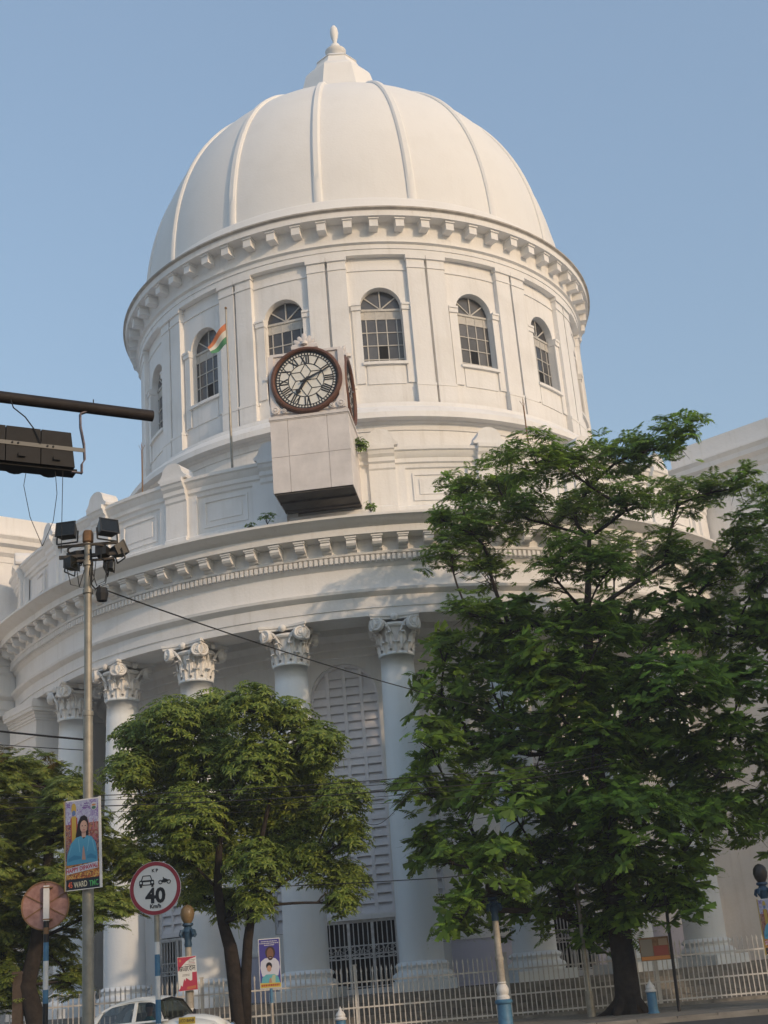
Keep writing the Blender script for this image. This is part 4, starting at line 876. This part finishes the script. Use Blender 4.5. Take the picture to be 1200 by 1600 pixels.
# ------------------------------------------------------------------ posters
def ell(cx, cz, rx, rz, n=20, a0=0, a1=360): return [(cx+rx*math.cos(R(a0+(a1-a0)*k/n)), cz+rz*math.sin(R(a0+(a1-a0)*k/n))) for k in range(n)]
def layer(parent, name, polys, c, lev, y0=-.006):
    m = MB()
    for p in polys: m.add([(x, y0-.0009*lev, z) for x, z in p], [tuple(range(len(p)))])
    return m.build(name, colmat('print_%02d_%02d_%02d' % tuple(int(99*v) for v in c), c, .45), parent)
def mottled(name, cols, scale):
    m, N, L, b = nmat(name); b.inputs['Roughness'].default_value = .45
    tc = N.new('ShaderNodeTexCoord'); vo = N.new('ShaderNodeTexVoronoi'); vo.inputs['Scale'].default_value = scale
    nz = N.new('ShaderNodeTexNoise'); nz.inputs['Scale'].default_value = scale*.8; L.new(tc.outputs['Object'], nz.inputs['Vector']); mixv = N.new('ShaderNodeMix'); mixv.data_type = 'RGBA'; mixv.inputs['Factor'].default_value = .25
    L.new(tc.outputs['Object'], mixv.inputs['A']); L.new(nz.outputs['Color'], mixv.inputs['B']); L.new(mixv.outputs['Result'], vo.inputs['Vector'])
    sp_ = N.new('ShaderNodeSeparateColor'); L.new(vo.outputs['Color'], sp_.inputs[0]); rp = N.new('ShaderNodeValToRGB'); rp.color_ramp.interpolation = 'CONSTANT'
    e = rp.color_ramp.elements; e[0].color = (*cols[0], 1); e[1].position = 1/len(cols); e[1].color = (*cols[1], 1)
    for i in range(2, len(cols)): x = e.new(i/len(cols)); x.color = (*cols[i], 1)
    L.new(sp_.outputs[0], rp.inputs['Fac']); L.new(rp.outputs[0], b.inputs['Base Color']); M[name] = m
mottled('festival_print', [(.24,.06,.05),(.35,.16,.07),(.16,.06,.10),(.30,.20,.16),(.09,.04,.06),(.34,.10,.14)], 26)
mottled('flame_print', [(.45,.16,.03),(.30,.05,.02),(.55,.36,.10),(.12,.03,.02),(.50,.22,.05)], 30)
mottled('lilac_print', [(.34,.36,.50),(.28,.26,.44),(.42,.44,.55),(.22,.16,.36)], 24)
def festival_poster(label, loc, rz, s_=1.0, ry=0.0):
    p = thing('poster', label, 'poster', loc, rz, group='festival posters'); p.scale = (s_, s_, s_); p.rotation_euler = (0, ry, rz)
    bd = MB().box(-.25, .25, -.006, .006, -.565, .565).build('sheet', 'white', p)
    def pr(n, polys, c, lev): return layer(p, n, polys, c, lev)
    def rect(x0, x1, z0, z1): return [(x0, z0), (x1, z0), (x1, z1), (x0, z1)]
    for nm, r_, mt in (('print', rect(-.235, .232, .26, .55), 'lilac_print'), ('print', rect(-.235, .232, -.2, .26), 'festival_print'), ('print', rect(-.235, .232, -.425, -.2), 'flame_print')):
        m = MB(); m.add([(x, -.0068, z) for x, z in r_], [(0, 1, 2, 3)]); m.build(nm, mt, p)
    pr('print', [rect(-.235, .232, -.555, -.425)], (.015, .02, .03), 1)
    # small robed statue figure and spires behind the woman
    pr('print', [rect(-.15, -.085, .02, .36), ell(-.118, .45, .035, .075)], (.42, .30, .06), 1); pr('print', [ell(-.118, .40, .026, .034)], (.10, .16, .32), 2); pr('print', [rect(-.165, -.15, .02, .34), rect(-.085, -.07, .02, .34)], (.33, .05, .05), 2)
    pr('print', [[(.07,.16),(.085,.34),(.1,.16)], [(.14,.16),(.155,.32),(.17,.16)], [(.19,.16),(.2,.3),(.212,.16)]], (.36, .13, .14), 1)
    pr('print', [ell(.165, .46, .045, .05)], (.45, .46, .5), 2); pr('print', [ell(.165, .44, .03, .02)], (.05, .14, .10), 3); pr('print', [ell(.165, .475, .03, .012)], (.45, .2, .08), 3)
    pr('print', [[(-.10,-.02),(-.09,.12),(-.055,.28),(-.02,.345),(.03,.36),(.07,.33),(.09,.24),(.085,.12),(.07,.05)]], (.015, .01, .012), 4)
    pr('print', [ell(.022, .215, .052, .078), rect(-.008, .05, .08, .16)], (.48, .31, .25), 5)
    pr('print', [ell(.002, .225, .009, .006), ell(.044, .225, .009, .006)], (.03, .015, .012), 6); pr('print', [ell(.022, .172, .018, .006)], (.35, .09, .09), 6)
    pr('print', [[(-.225,-.25),(-.215,-.12),(-.16,.02),(-.09,.085),(-.02,.1),(.02,.06),(.06,.1),(.13,.08),(.185,.0),(.205,-.12),(.21,-.24)]], (.08, .30, .46), 5)
    pr('print', [[(-.20,-.17),(-.12,-.13),(-.02,-.155),(-.02,-.185),(-.12,-.19),(-.2,-.21)], [(.19,-.17),(.12,-.13),(.06,-.15),(.06,-.185),(.12,-.19),(.19,-.21)]], (.05, .22, .37), 6)
    pr('print', [[(-.16,-.02),(-.145,.0),(-.19,-.13),(-.2,-.13)], [(.13,.05),(.145,.04),(.18,-.11),(.17,-.11)], [(-.06,.06),(-.05,.07),(-.03,-.1),(-.045,-.1)], [(.09,.07),(.1,.06),(.07,-.1),(.06,-.1)]], (.16, .40, .54), 6)
    pr('print', [[(-.012,.155),(.056,.155),(.04,.13),(.0,.13)]], (.33, .19, .15), 6); pr('print', [[(.02,.215),(.026,.215),(.03,.19),(.016,.19)]], (.40, .24, .19), 6)
    pr('print', [[(.03,.29),(.07,.25),(.072,.17),(.06,.16),(.058,.25)]], (.36, .22, .17), 6)
    pr('print', [[(-.01,-.20),(.005,-.06),(.015,-.02),(.025,-.06),(.045,-.20)]], (.46, .28, .22), 7)
    for zz, x0, x1 in ((.52, -.21, -.17), (.5, -.21, -.165), (.48, -.2, -.17), (.47, .02, .09), (.45, .0, .1), (.5, .03, .1)): pr('print', [[(x0, zz), (x1, zz), (x1, zz+.01), (x0, zz+.01)]], (.13, .06, .25), 3)
    pr('print', [[(-.225,-.29),(.215,-.235),(.215,-.315),(-.225,-.365)]], (.55, .55, .62), 7)
    t = place(text_mesh('HAPPY DIPAWALI', .072, colmat('print_red', (.42, .03, .06)), bold=.002, width=.80), 'lettering', p, (-.005, -.0145, -.30)); t.rotation_euler = (0, R(-6), 0)
    for tx, cc, x in (('45', (.62, .13, .06), -.178), ('WARD', (.55, .53, .40), -.035), ('TMC', (.08, .36, .12), .15)):
        t = place(text_mesh(tx, .098, colmat('print_'+tx, cc), bold=.002, width=.62), 'lettering', p, (x, -.0105, -.495)); t.rotation_euler = (0, R(-3), 0)
    MB().bar((.245, 0, -.565), (.245, 0, .575), .016, .03).build('edge_batten', 'white', p); MB().bar((-.245, 0, -.565), (-.245, 0, .565), .012, .03).build('edge_batten', colmat('yellow_edge', (.45, .33, .08)), p)
    return p
festival_poster('festival poster of a woman in blue tied to the floodlight mast', (-4.03, 16.88, 3.5), R(-14), 1.0, R(-1))
festival_poster('festival poster of a woman in blue cut off by the right frame edge', (9.36, 34.72, 2.05), R(-4), 1.2)
def bengali_poster():
    p = thing('poster', 'red and white Bengali poster tied to the left lamp post', 'poster', (-5.63, 34.78, 2.08))
    p.rotation_euler = (0, R(-2), R(6))
    MB().box(-.24, .24, -.006, .006, -.41, .41).build('sheet', 'signwhite', p); c = (.40, .035, .07)
    layer(p, 'print', [[(-.235,.40),(.235,.40),(.22,.375),(.08,.345),(-.02,.29),(-.12,.20),(-.235,.06)]], c, 1)
    layer(p, 'print', [[(-.235,-.405),(.235,-.405),(.235,.02),(.12,.02),(.11,-.17),(.06,-.18),(-.04,-.10),(-.06,-.18),(-.09,-.12),(-.12,-.22),(-.14,-.3),(-.18,-.27),(-.2,-.34),(-.235,-.38)]], c, 1)
    layer(p, 'print', [[(-.03,-.32),(.2,-.30),(.2,-.37),(-.03,-.385)]], (.45, .14, .06), 2)
    layer(p, 'print', [ell(-.17, .32, .025, .035)], (.5, .2, .08), 2)
    bl = MB()
    def stk(*pts):
        for a_, b_ in zip(pts[:-1], pts[1:]): bl.bar((a_[0], -.0085, a_[1]), (b_[0], -.0085, b_[1]), .013, .004, up=(0, 1, 0))
    stk((-.21,.165),(.21,.175))
    stk((-.20,.16),(-.17,.12),(-.2,.085),(-.17,.07),(-.145,.11)); stk((-.14,.165),(-.14,.055)); stk((-.17,.12),(-.14,.12))
    stk((-.11,.165),(-.11,.09),(-.085,.075),(-.06,.10)); stk((-.11,.12),(-.05,.12)); stk((-.05,.168),(-.05,.055)); stk((-.02,.168),(-.02,.055))
    stk((.02,.165),(.005,.12),(.02,.075),(.035,.06)); stk((.095,.17),(.045,.11),(.095,.07)); stk((.097,.17),(.097,.055))
    stk((.13,.16),(.15,.13),(.125,.10),(.155,.08)); stk((.16,.15),(.15,.11)); stk((.195,.172),(.195,.055)); stk((.15,.11),(.195,.12))
    bl.build('lettering', 'black', p)
    for k, (z, x0, x1) in enumerate(((.31, .02, .2), (.275, .05, .19), (.24, .04, .2), (.205, -.06, .2), (.17, .05, .19), (-.03, -.12, .06), (-.06, -.13, .05))):
        g = []; x = x0
        while x < x1: w = random.uniform(.012, .03); g.append([(x, z), (min(x+w, x1), z), (min(x+w, x1), z+.016), (x, z+.016)]); x += w+.008
        layer(p, 'print', g, (.16, .13, .12) if k != 2 else (.35, .05, .07), 2)
bengali_poster()
def blue_poster():
    p = thing('poster', 'dark blue poster of two people on a striped post by the fence', 'poster', (-3.45, 34.05, 0))
    banded = [(.6, 'blue'), (1.22, 'cream'), (1.55, 'blue'), (2.5, 'blue')]; z = 0
    for z1, mt in banded: MB().tube([(0, .04, z), (0, .04, z1)], .04, 10).build('post_section', mt, p, smooth=True); z = z1
    MB().box(-.27, .27, -.006, .006, 1.56, 2.74).build('sheet', 'signwhite', p); o = 2.15
    def pr(polys, c, lev): return layer(p, 'print', [[(x, z_+o) for x, z_ in q] for q in polys], c, lev)
    pr([[(-.255,-.57),(.255,-.57),(.255,.57),(-.255,.57)]], (.06, .05, .25), 1)
    pr([[(-.24,-.1),(-.22,.05),(-.12,.12),(.02,.13),(.14,.11),(.22,.03),(.245,-.1),(.2,-.3),(-.2,-.3)]], (.55, .55, .62), 2)
    pr([ell(.02, .25, .125, .15)], (.05, .03, .025), 3); pr([ell(.02, .215, .085, .145)], (.20, .10, .06), 4); pr([ell(.02, .12, .06, .05)], (.05, .025, .02), 5); pr([ell(.02, .13, .032, .012)], (.4, .3, .27), 6)
    pr([[(-.23,-.47),(-.2,-.33),(-.1,-.26),(.1,-.26),(.2,-.33),(.235,-.47)]], (.12, .38, .42), 7); pr([[(-.02,-.47),(.06,-.28),(.13,-.28),(.12,-.47)]], (.40, .46, .30), 8)
    pr([ell(-.02, -.06, .075, .085)], (.015, .01, .015), 8); pr([ell(-.02, -.125, .055, .075)], (.46, .27, .18), 9); pr([[(-.04,-.46),(-.015,-.35),(.015,-.35),(.04,-.46)]], (.42, .22, .16), 10)
    pr([[(-.255,-.57),(.255,-.57),(.255,-.47),(-.255,-.455)]], (.55, .42, .08), 10)
    for zz, x0, x1, c, h in ((.51, -.2, .2, (.5,.5,.55), .022), (.465, -.24, .24, (.5,.5,.55), .022), (.42, -.12, .13, (.5,.5,.55), .022), (-.54, -.23, .23, (.35,.06,.03), .05)):
        g = []; x = x0
        while x < x1: w = random.uniform(.02, .05); g.append([(x, zz), (min(x+w, x1), zz), (min(x+w, x1), zz+h), (x, zz+h)]); x += w+.01
        pr(g, c, 11)
blue_poster()

# ------------------------------------------------------------------ traffic signal on an overhead arm, near the camera
TS = thing('traffic_signal', 'dark horizontal traffic signal head hanging from an overhead tube arm', 'traffic signal', (-6.75, 8.24, 0), math.atan2(.64, 1.2))
# local x runs along the arm from the mast
MB().tube([(0,0,0),(0,0,6.75)], [.11,.09], 16).build('mast', 'tube', TS, smooth=True)
AL_ = 5.45
MB().tube([(0,0,6.6),(AL_,0,6.6)], .052, 16).build('arm', 'tube', TS, smooth=True)
x_h = 4.08+.70   # hanger position along the arm
hb = MB()
hp = [(x_h+.06,0,6.56),(x_h,0,6.53),(x_h,-.01,6.4),(x_h+.03,-.02,6.22),(x_h+.035,-.02,6.08),(x_h+.01,-.02,6.04),(x_h+.01,-.02,5.95)]
for a_, b_ in zip(hp[:-1], hp[1:]): hb.bar(a_, b_, .012, .045, up=(0,1,0))
hb.bar((x_h+.01,-.02,5.955),(x_h-.08,-.02,5.955),.03,.01); hb.build('hanger', 'bracket', TS)
MB().bar((x_h-1.75,0,6.55),(x_h-1.75,0,6.1),.04,.012).build('hanger', 'bracket', TS)
hd = MB().box(x_h-2.7, x_h-.03, -.02, .14, 5.965, 5.985).build('signal_head', 'signalgrey', TS)
for k in range(3):
    x1 = x_h-.06-.3*k; x0 = x1-.292; m = MB()
    m.add([(x0,-.06,5.985),(x1,-.06,5.985),(x1-.035*(k==0),-.06,6.31),(x0,-.06,6.31),(x0,.14,5.985),(x1,.14,5.985),(x1-.035*(k==0),.14,6.30),(x0,.14,6.30)], [(0,3,2,1),(4,5,6,7),(0,1,5,4),(1,2,6,5),(2,3,7,6),(3,0,4,7)])
    m.box(x0+.1, x0+.16, -.085, -.06, 6.03, 6.06); m.build('signal_module', 'signalgrey', hd)
    MB().lathe([(.13,0),(.14,.16),(.135,.16),(.125,.01)], 20, closed=True).build('visor', 'signalgrey', hd, loc=((x0+x1)/2, .14, 6.15), rot=(R(-90), 0, 0))
    for dx in (.05, .1): MB().lathe([(0,.012),(.008,.01),(.009,0)], 8).build('bolt', 'black', hd, loc=(x0+dx, -.068, 6.155), rot=(R(90), 0, 0))
MB().box(x_h-2.0, x_h+.02, -.066, -.061, 6.135, 6.172).build('mounting_strip', 'alu', hd)
sw = MB(); sw.tube([(x_h-.62,-.05,6.56),(x_h-.6,-.07,6.48),(x_h-.5,-.08,6.40),(x_h-.42,-.07,6.30),(x_h-.36,-.08,6.17)], .006, 5); sw.bar((x_h+.12,0,6.64),(x_h+.12,0,6.69),.008); sw.build('wiring', 'cable', TS)
lw = MB()
lw.tube([(-2.97,10.4,6.05),(-3.0,10.4,5.85),(-2.94,10.4,5.55),(-2.83,10.4,5.28)], .003, 4).tube([(-2.73,10.4,6.0),(-2.71,10.4,5.75),(-2.74,10.4,5.5),(-2.83,10.4,5.28)], .003, 4).tube([(-2.66,10.4,6.0),(-2.67,10.4,5.2)], .003, 4)
tag(lw.build('loose_wire', 'cable'), 'thin loose wires dangling below the overhead traffic signal', 'wire')

# ------------------------------------------------------------------ overhead cables
def cable(label, pts, r=.012, sag=.15, name='overhead_cable'):
    out = []
    for p, q in zip(pts[:-1], pts[1:]):
        p = Vector(p); q = Vector(q)
        for k in range(12): t = k/12; v = p.lerp(q, t); v.z -= 4*sag*t*(1-t); out.append(v)
    out.append(Vector(pts[-1])); o = MB().tube(out, r, 5).build(name, 'cable'); tag(o, label, 'cable', 'overhead cables'); return o
cable('black cable running from the floodlight mast towards the dark tree', [(-3.86,17,6.95),(2.08,30,7.4),(5.6,38,7.6)], .011, .12)
cable('thick black cable reaching the floodlight mast from the left', [(-9.5,17,6.0),(-4.05,17,4.86)], .014, .05)
cable('thin lower cable reaching the floodlight mast from the left', [(-9.5,17,5.7),(-4.05,17,4.72)], .006, .06)
for k, (z0, z1, r_) in enumerate(((6.62, 6.32, .012), (6.50, 6.2, .008), (6.36, 6.02, .014), (6.2, 5.9, .007), (6.08, 5.72, .006))):
    cable(['topmost', 'second', 'thickest', 'fourth', 'lowest'][k]+' of the street cables stretched between the left and right trees', [(-16,33.2,z0+.25),(-9.6,33.2,z0),(1.2,33.2,z1),(6,35,z1+.5)], r_, .09)
cable('lower twin cable crossing in front of the gate shutter', [(-4.2,35.5,4.12),(1.0,33.2,3.8),(2.3,35,4.0)], .012, .02)
cable('slack loop of cable hanging before the tall shutter', [(-.9,33,5.35),(-.35,33,5.25),(.5,33,6.15)], .008, .1)

# ------------------------------------------------------------------ car
CAR = thing('parked_car', 'white rounded vintage saloon car at the bottom left with a driver in teal', 'car', (-6.02, 32.7, 0), R(-20)); CAR.scale = (.86, .95, 1)
gm, N, L, b = nmat('clear_car_glass'); tr = N.new('ShaderNodeBsdfTransparent'); tr.inputs[0].default_value = (.42, .45, .44, 1); gl = N.new('ShaderNodeBsdfGlossy'); gl.inputs['Roughness'].default_value = .03
fr_ = N.new('ShaderNodeFresnel'); fr_.inputs[0].default_value = 1.5; mx = N.new('ShaderNodeMixShader'); L.new(fr_.outputs[0], mx.inputs[0]); L.new(tr.outputs[0], mx.inputs[1]); L.new(gl.outputs[0], mx.inputs[2]); L.new(mx.outputs[0], N['Material Output'].inputs[0]); M['carpane'] = gm
def loft(secs, n=24, p=2.6):
    """secs: (x, halfwidth, zlow, zhigh) -> rounded tube along x"""
    m = MB()
    for x, hw, z0, z1 in secs:
        for k in range(n):
            t = 2*math.pi*k/n; c, s_ = math.cos(t), math.sin(t); y = hw*math.copysign(abs(c)**(2/p), c); z = (z0+z1)/2+(z1-z0)/2*math.copysign(abs(s_)**(2/p), s_); m.v.append((x, y, z))
    for i in range(len(secs)-1):
        for k in range(n): m.f.append((i*n+k, i*n+(k+1) % n, (i+1)*n+(k+1) % n, (i+1)*n+k))
    m.f.append(tuple(range(n))); m.f.append(tuple((len(secs)-1)*n+k for k in range(n))[::-1]); return m
loft([(-2.15,.45,.45,.72),(-2.08,.66,.36,.86),(-1.8,.78,.3,1.0),(-1.3,.82,.28,1.07),(-.5,.83,.28,1.08),(.4,.83,.28,1.09),(.8,.82,.28,1.10),(1.1,.79,.3,1.09),(1.5,.76,.32,1.05),(1.85,.70,.36,.97),(2.05,.60,.4,.86),(2.14,.4,.48,.74)], 28, 3.2).build('body', 'carwhite', CAR, smooth='full')
loft([(.78,.30,.85,1.10),(1.0,.36,.85,1.15),(1.4,.33,.8,1.13),(1.8,.26,.75,1.06),(2.05,.15,.7,.95)], 20, 2.2).build('bonnet', 'carwhite', CAR, smooth='full')
for s_ in (-1, 1):
    for x in (1.35, -1.35):
        w = MB().lathe([(.0,-.09),(.30,-.09),(.33,-.05),(.33,.05),(.30,.09),(0,.09)], 24); w = w.build('wheel', 'rubber', CAR, loc=(x, s_*.72, .33), rot=(R(90), 0, 0), smooth=True)
        MB().lathe([(0,.0),(.12,.02),(.19,0),(.19,-.02)], 20).build('hub_cap', 'chrome', w, loc=(0, 0, -s_*.095), rot=(R(180) if s_ > 0 else 0, 0, 0), smooth=True)
    MB().lathe([(0,.05),(.07,.04),(.1,0),(.1,-.1)], 16).build('headlight', 'chrome', CAR, loc=(2.03, s_*.5, .80), rot=(0, R(90), 0), smooth=True)
    MB().tube([(-1.9,s_*.835,.62),(0,s_*.845,.66),(1.8,s_*.74,.66)], .012, 5).build('trim_strip', 'chrome', CAR)
for x, y0, y1 in ((2.2, -.72, .72), (-2.2, -.72, .72)): MB().tube([(x-.1*(1 if x > 0 else -1), y0, .46), (x, y0*.8, .45), (x, y1*.8, .45), (x-.1*(1 if x > 0 else -1), y1, .46)], .05, 8).build('bumper', 'chrome', CAR, smooth='full')
# roof shell: side profile x,z with half width
rp_ = [(-1.66,1.04,.56),(-1.56,1.24,.60),(-1.34,1.42,.62),(-1.0,1.54,.63),(-.5,1.60,.635),(-.1,1.615,.63),(.2,1.60,.62),(.40,1.55,.61)]
m = MB(); ny = 11
for x, z, hw in rp_:
    for k in range(ny):
        u_ = -1+2*k/(ny-1); m.v.append((x, hw*u_, z-.09*abs(u_)**3))
m.f = [(i*ny+k, i*ny+k+1, (i+1)*ny+k+1, (i+1)*ny+k) for i in range(3, len(rp_)-1) for k in range(ny-1)]+[(i*ny+k, i*ny+k+1, (i+1)*ny+k+1, (i+1)*ny+k) for i in range(3) for k in (0, 1, 8, 9)]
m.build('roof', 'carwhite', CAR, smooth='full')
def sidept(x, z):  # tumblehome: half width by height
    return .79-(z-1.05)*.40
for s_ in (-1, 1):
    pil_ = MB()
    top = [(-1.66,1.05),(-1.56,1.18),(-1.34,1.35),(-1.0,1.47),(-.5,1.53),(-.1,1.54),(.2,1.525),(.40,1.47)]
    def q4(a_, b_, c_, d_): pil_.add([(x, s_*sidept(x, z), z) for x, z in (a_, b_, c_, d_)]+[(x, s_*(sidept(x, z)-.03), z) for x, z in (a_, b_, c_, d_)], [(0,1,2,3),(7,6,5,4),(0,4,5,1),(1,5,6,2),(2,6,7,3),(3,7,4,0)])
    for (x0, z0), (x1, z1) in zip(top[:-1], top[1:]): q4((x0, z0), (x1, z1), (x1, z1-.05), (x0, max(1.04, z0-.05)))
    q4((-1.66,1.05),(-1.34,1.35),(-1.28,1.30),(-1.44,1.05)); q4((-.31,1.06),(-.31,1.49),(-.22,1.50),(-.2,1.06)); q4((.39,1.48),(.68,1.09),(.58,1.08),(.33,1.44))
    q4((-1.6,1.04),(.8,1.09),(.8,1.05),(-1.6,1.0))
    pil_.build('window_pillars', 'carwhite', CAR)
    for poly in ([(-1.44,1.06),(-1.27,1.30),(-1.0,1.42),(-.5,1.48),(-.31,1.49),(-.31,1.06)], [(-.2,1.07),(-.2,1.49),(.2,1.48),(.33,1.43),(.57,1.09)]):
        MB().add([(x, s_*(sidept(x, z)-.02), z) for x, z in poly], [tuple(range(len(poly)))]).build('side_window', 'carpane', CAR)
    MB().lathe([(0,.02),(.05,.02),(.055,0),(.05,-.02),(0,-.02)], 10).build('door_mirror', 'black', CAR, loc=(.62, s_*.86, 1.16), rot=(0, R(90), 0), scale=(1.7, 1, 1))
    MB().bar((-.35,s_*.85,.93),(-.2,s_*.85,.93),.02,.02).build('door_handle', 'chrome', CAR); MB().bar((.5,s_*.85,.94),(.6,s_*.85,.94),.02,.02).build('door_handle', 'chrome', CAR)
MB().add([(.41,-.58,1.48),(.43,0,1.545),(.41,.58,1.48),(.70,.74,1.09),(.80,0,1.11),(.70,-.74,1.09)], [(0,1,4,5),(1,2,3,4)]).build('windscreen', 'carpane', CAR)
MB().tube([(.41,-.6,1.48),(.70,-.76,1.08),(.81,0,1.10),(.70,.76,1.08),(.41,.6,1.48),(.43,0,1.55),(.41,-.6,1.48)], .022, 6).build('windscreen_frame', 'black', CAR)
MB().add([(-1.57,-.38,1.22),(-1.57,.38,1.22),(-1.02,.38,1.52),(-1.02,-.38,1.52)], [(0,1,2,3)]).build('rear_window', 'carpane', CAR)
np_ = MB().box(1.6, 1.9, -.34, .06, 0, .008).build('number_plate', colmat('plate_yellow', (.52, .36, .04)), CAR, loc=(0, 0, 0))
np_.data.transform(Matrix.Translation((-1.75, .14, 0))); np_.data.transform(Matrix.Rotation(R(0), 4, 'Y')); np_.location = (1.35, -.72, 1.02); np_.rotation_euler = (R(82), 0, 0)
np_.data.transform(Matrix.Diagonal((1.65, .36, 1, 1)))
t = text_mesh('UCO BANK', .095, 'black', width=.95, bold=.002); t.transform(Matrix.Rotation(R(-90), 4, 'X')); place(t, 'lettering', np_, (0, 0, .0105))
for x in (-.75, .05): MB().box(x-.3, x+.2, -.62, .62, .45, .62).box(x-.35, x-.2, -.62, .62, .55, 1.02).build('seat', colmat('seat_cloth', (.30, .26, .22)), CAR)
sw = MB().tube([(.52, -.38+.17*math.cos(R(t)), .98+.17*math.sin(R(t))) for t in range(0, 361, 30)], .014, 6, cap=False).build('steering_wheel', 'black', CAR)
# driver on the near side: one lofted body with head, arms to the wheel
DR = thing('person', 'driver in a teal shirt sitting behind the car window', 'person', (-6.02, 32.7, .6), R(-20)); DR.scale = (.86, .95, 1)
bd = MB(); prof = [(.0,.17,.13),(.12,.17,.12),(.28,.18,.12),(.42,.21,.12),(.50,.20,.11),(.54,.12,.09),(.57,.065,.065),(.62,.06,.065),(.66,.075,.09),(.72,.085,.105),(.78,.085,.105),(.84,.07,.09),(.88,.03,.04)]
for z, hy, hx in prof:
    for k in range(16): t = 2*math.pi*k/16; bd.v.append((-.02+hx*math.cos(t), -.38+hy*math.sin(t), z))
for i in range(len(prof)-1):
    for k in range(16): bd.f.append((i*16+k, i*16+(k+1) % 16, (i+1)*16+(k+1) % 16, (i+1)*16+k))
nt = len(bd.f)
for s_ in (-1, 1): bd.tube([(0,-.38+s_*.17,.47),(.06,-.38+s_*.24,.30),(.14,-.38+s_*.23,.18),(.34,-.38+s_*.18,.30),(.50,-.38+s_*.15,.40)], [.06,.055,.048,.038,.03], 8)
me = bd.mesh('body', [colmat('teal_shirt', (.03, .17, .16)), colmat('brown_skin', (.22, .12, .075)), colmat('black_hair', (.012, .01, .01))], 'full')
for f in me.polygons:
    z = f.center.z; x = f.center.x+.02
    if z > .56 and abs(f.center.y+.38) < .12: f.material_index = 2 if (z > .80 or (x < -.03 and z > .66)) else 1
    elif x > .40: f.material_index = 1
place(me, 'body', DR)
MB().add([(.085,-.38,.70),(.085,-.395,.745),(.085,-.365,.745),(.115,-.38,.715)], [(0,3,1),(0,2,3),(1,3,2)]).build('nose', 'brown_skin', DR)

# ------------------------------------------------------------------ unseen trees added to shade the lower storeys and the road signs
def added_shade_tree(label, x, y, cz, rx, rz, n):
    t = thing('added_shade_tree', label, 'tree', (x, y, 0), group='unseen trees added beside the street for their shade'); cl = []
    for k in range(n):
        d = rng.normal(size=3); d /= np.linalg.norm(d); q = rng.uniform(.35, .85); cl.append((x+d[0]*rx*q, y+d[1]*rx*q, cz+d[2]*rz*q, 1.9, 1.9, 1.6))
    branches(t, [(x, y, 0), (x, y, 2), (x+.3, y, cz*.35), (x+.2, y+.2, cz*.7), (x, y, cz)], [.8, .6, .5, .35, .15], cl, (x, y, 0), base=2, twigs=2, lr=.2)
    foliage('crown', cl, 11, sprayBig, 'leafA', t, (2.4, 3.4), .4, (x, y, 0), shell=(.2, 1.1), up=.5)
added_shade_tree('small unseen tree added right behind the camera to shade the road signs', 14.0, -2.3, 8.0, 2.6, 4.2, 16)
added_shade_tree('first large unseen tree added right of the camera to shade the colonnade', 25.6, 19.2, 16.5, 5.2, 8.8, 36)
added_shade_tree('second large unseen tree added further right to shade the right wing', 33.5, 25.5, 15.0, 4.5, 7.5, 22)

# ------------------------------------------------------------------ morning haze between the camera and the building
hm = bpy.data.materials.new('thin_haze'); hm.use_nodes = True; hn = hm.node_tree; hn.nodes.remove(hn.nodes['Principled BSDF'])
pv = hn.nodes.new('ShaderNodeVolumePrincipled'); pv.inputs['Color'].default_value = (.90, .93, 1.0, 1); pv.inputs['Density'].default_value = 0.0009; pv.inputs['Anisotropy'].default_value = 0.0
hn.links.new(pv.outputs[0], hn.nodes['Material Output'].inputs['Volume']); M['haze'] = hm
hzo = MB().box(-1510, 1510, -1510, 1510, -1.6, 56).build('haze', 'haze'); stuff(hzo)
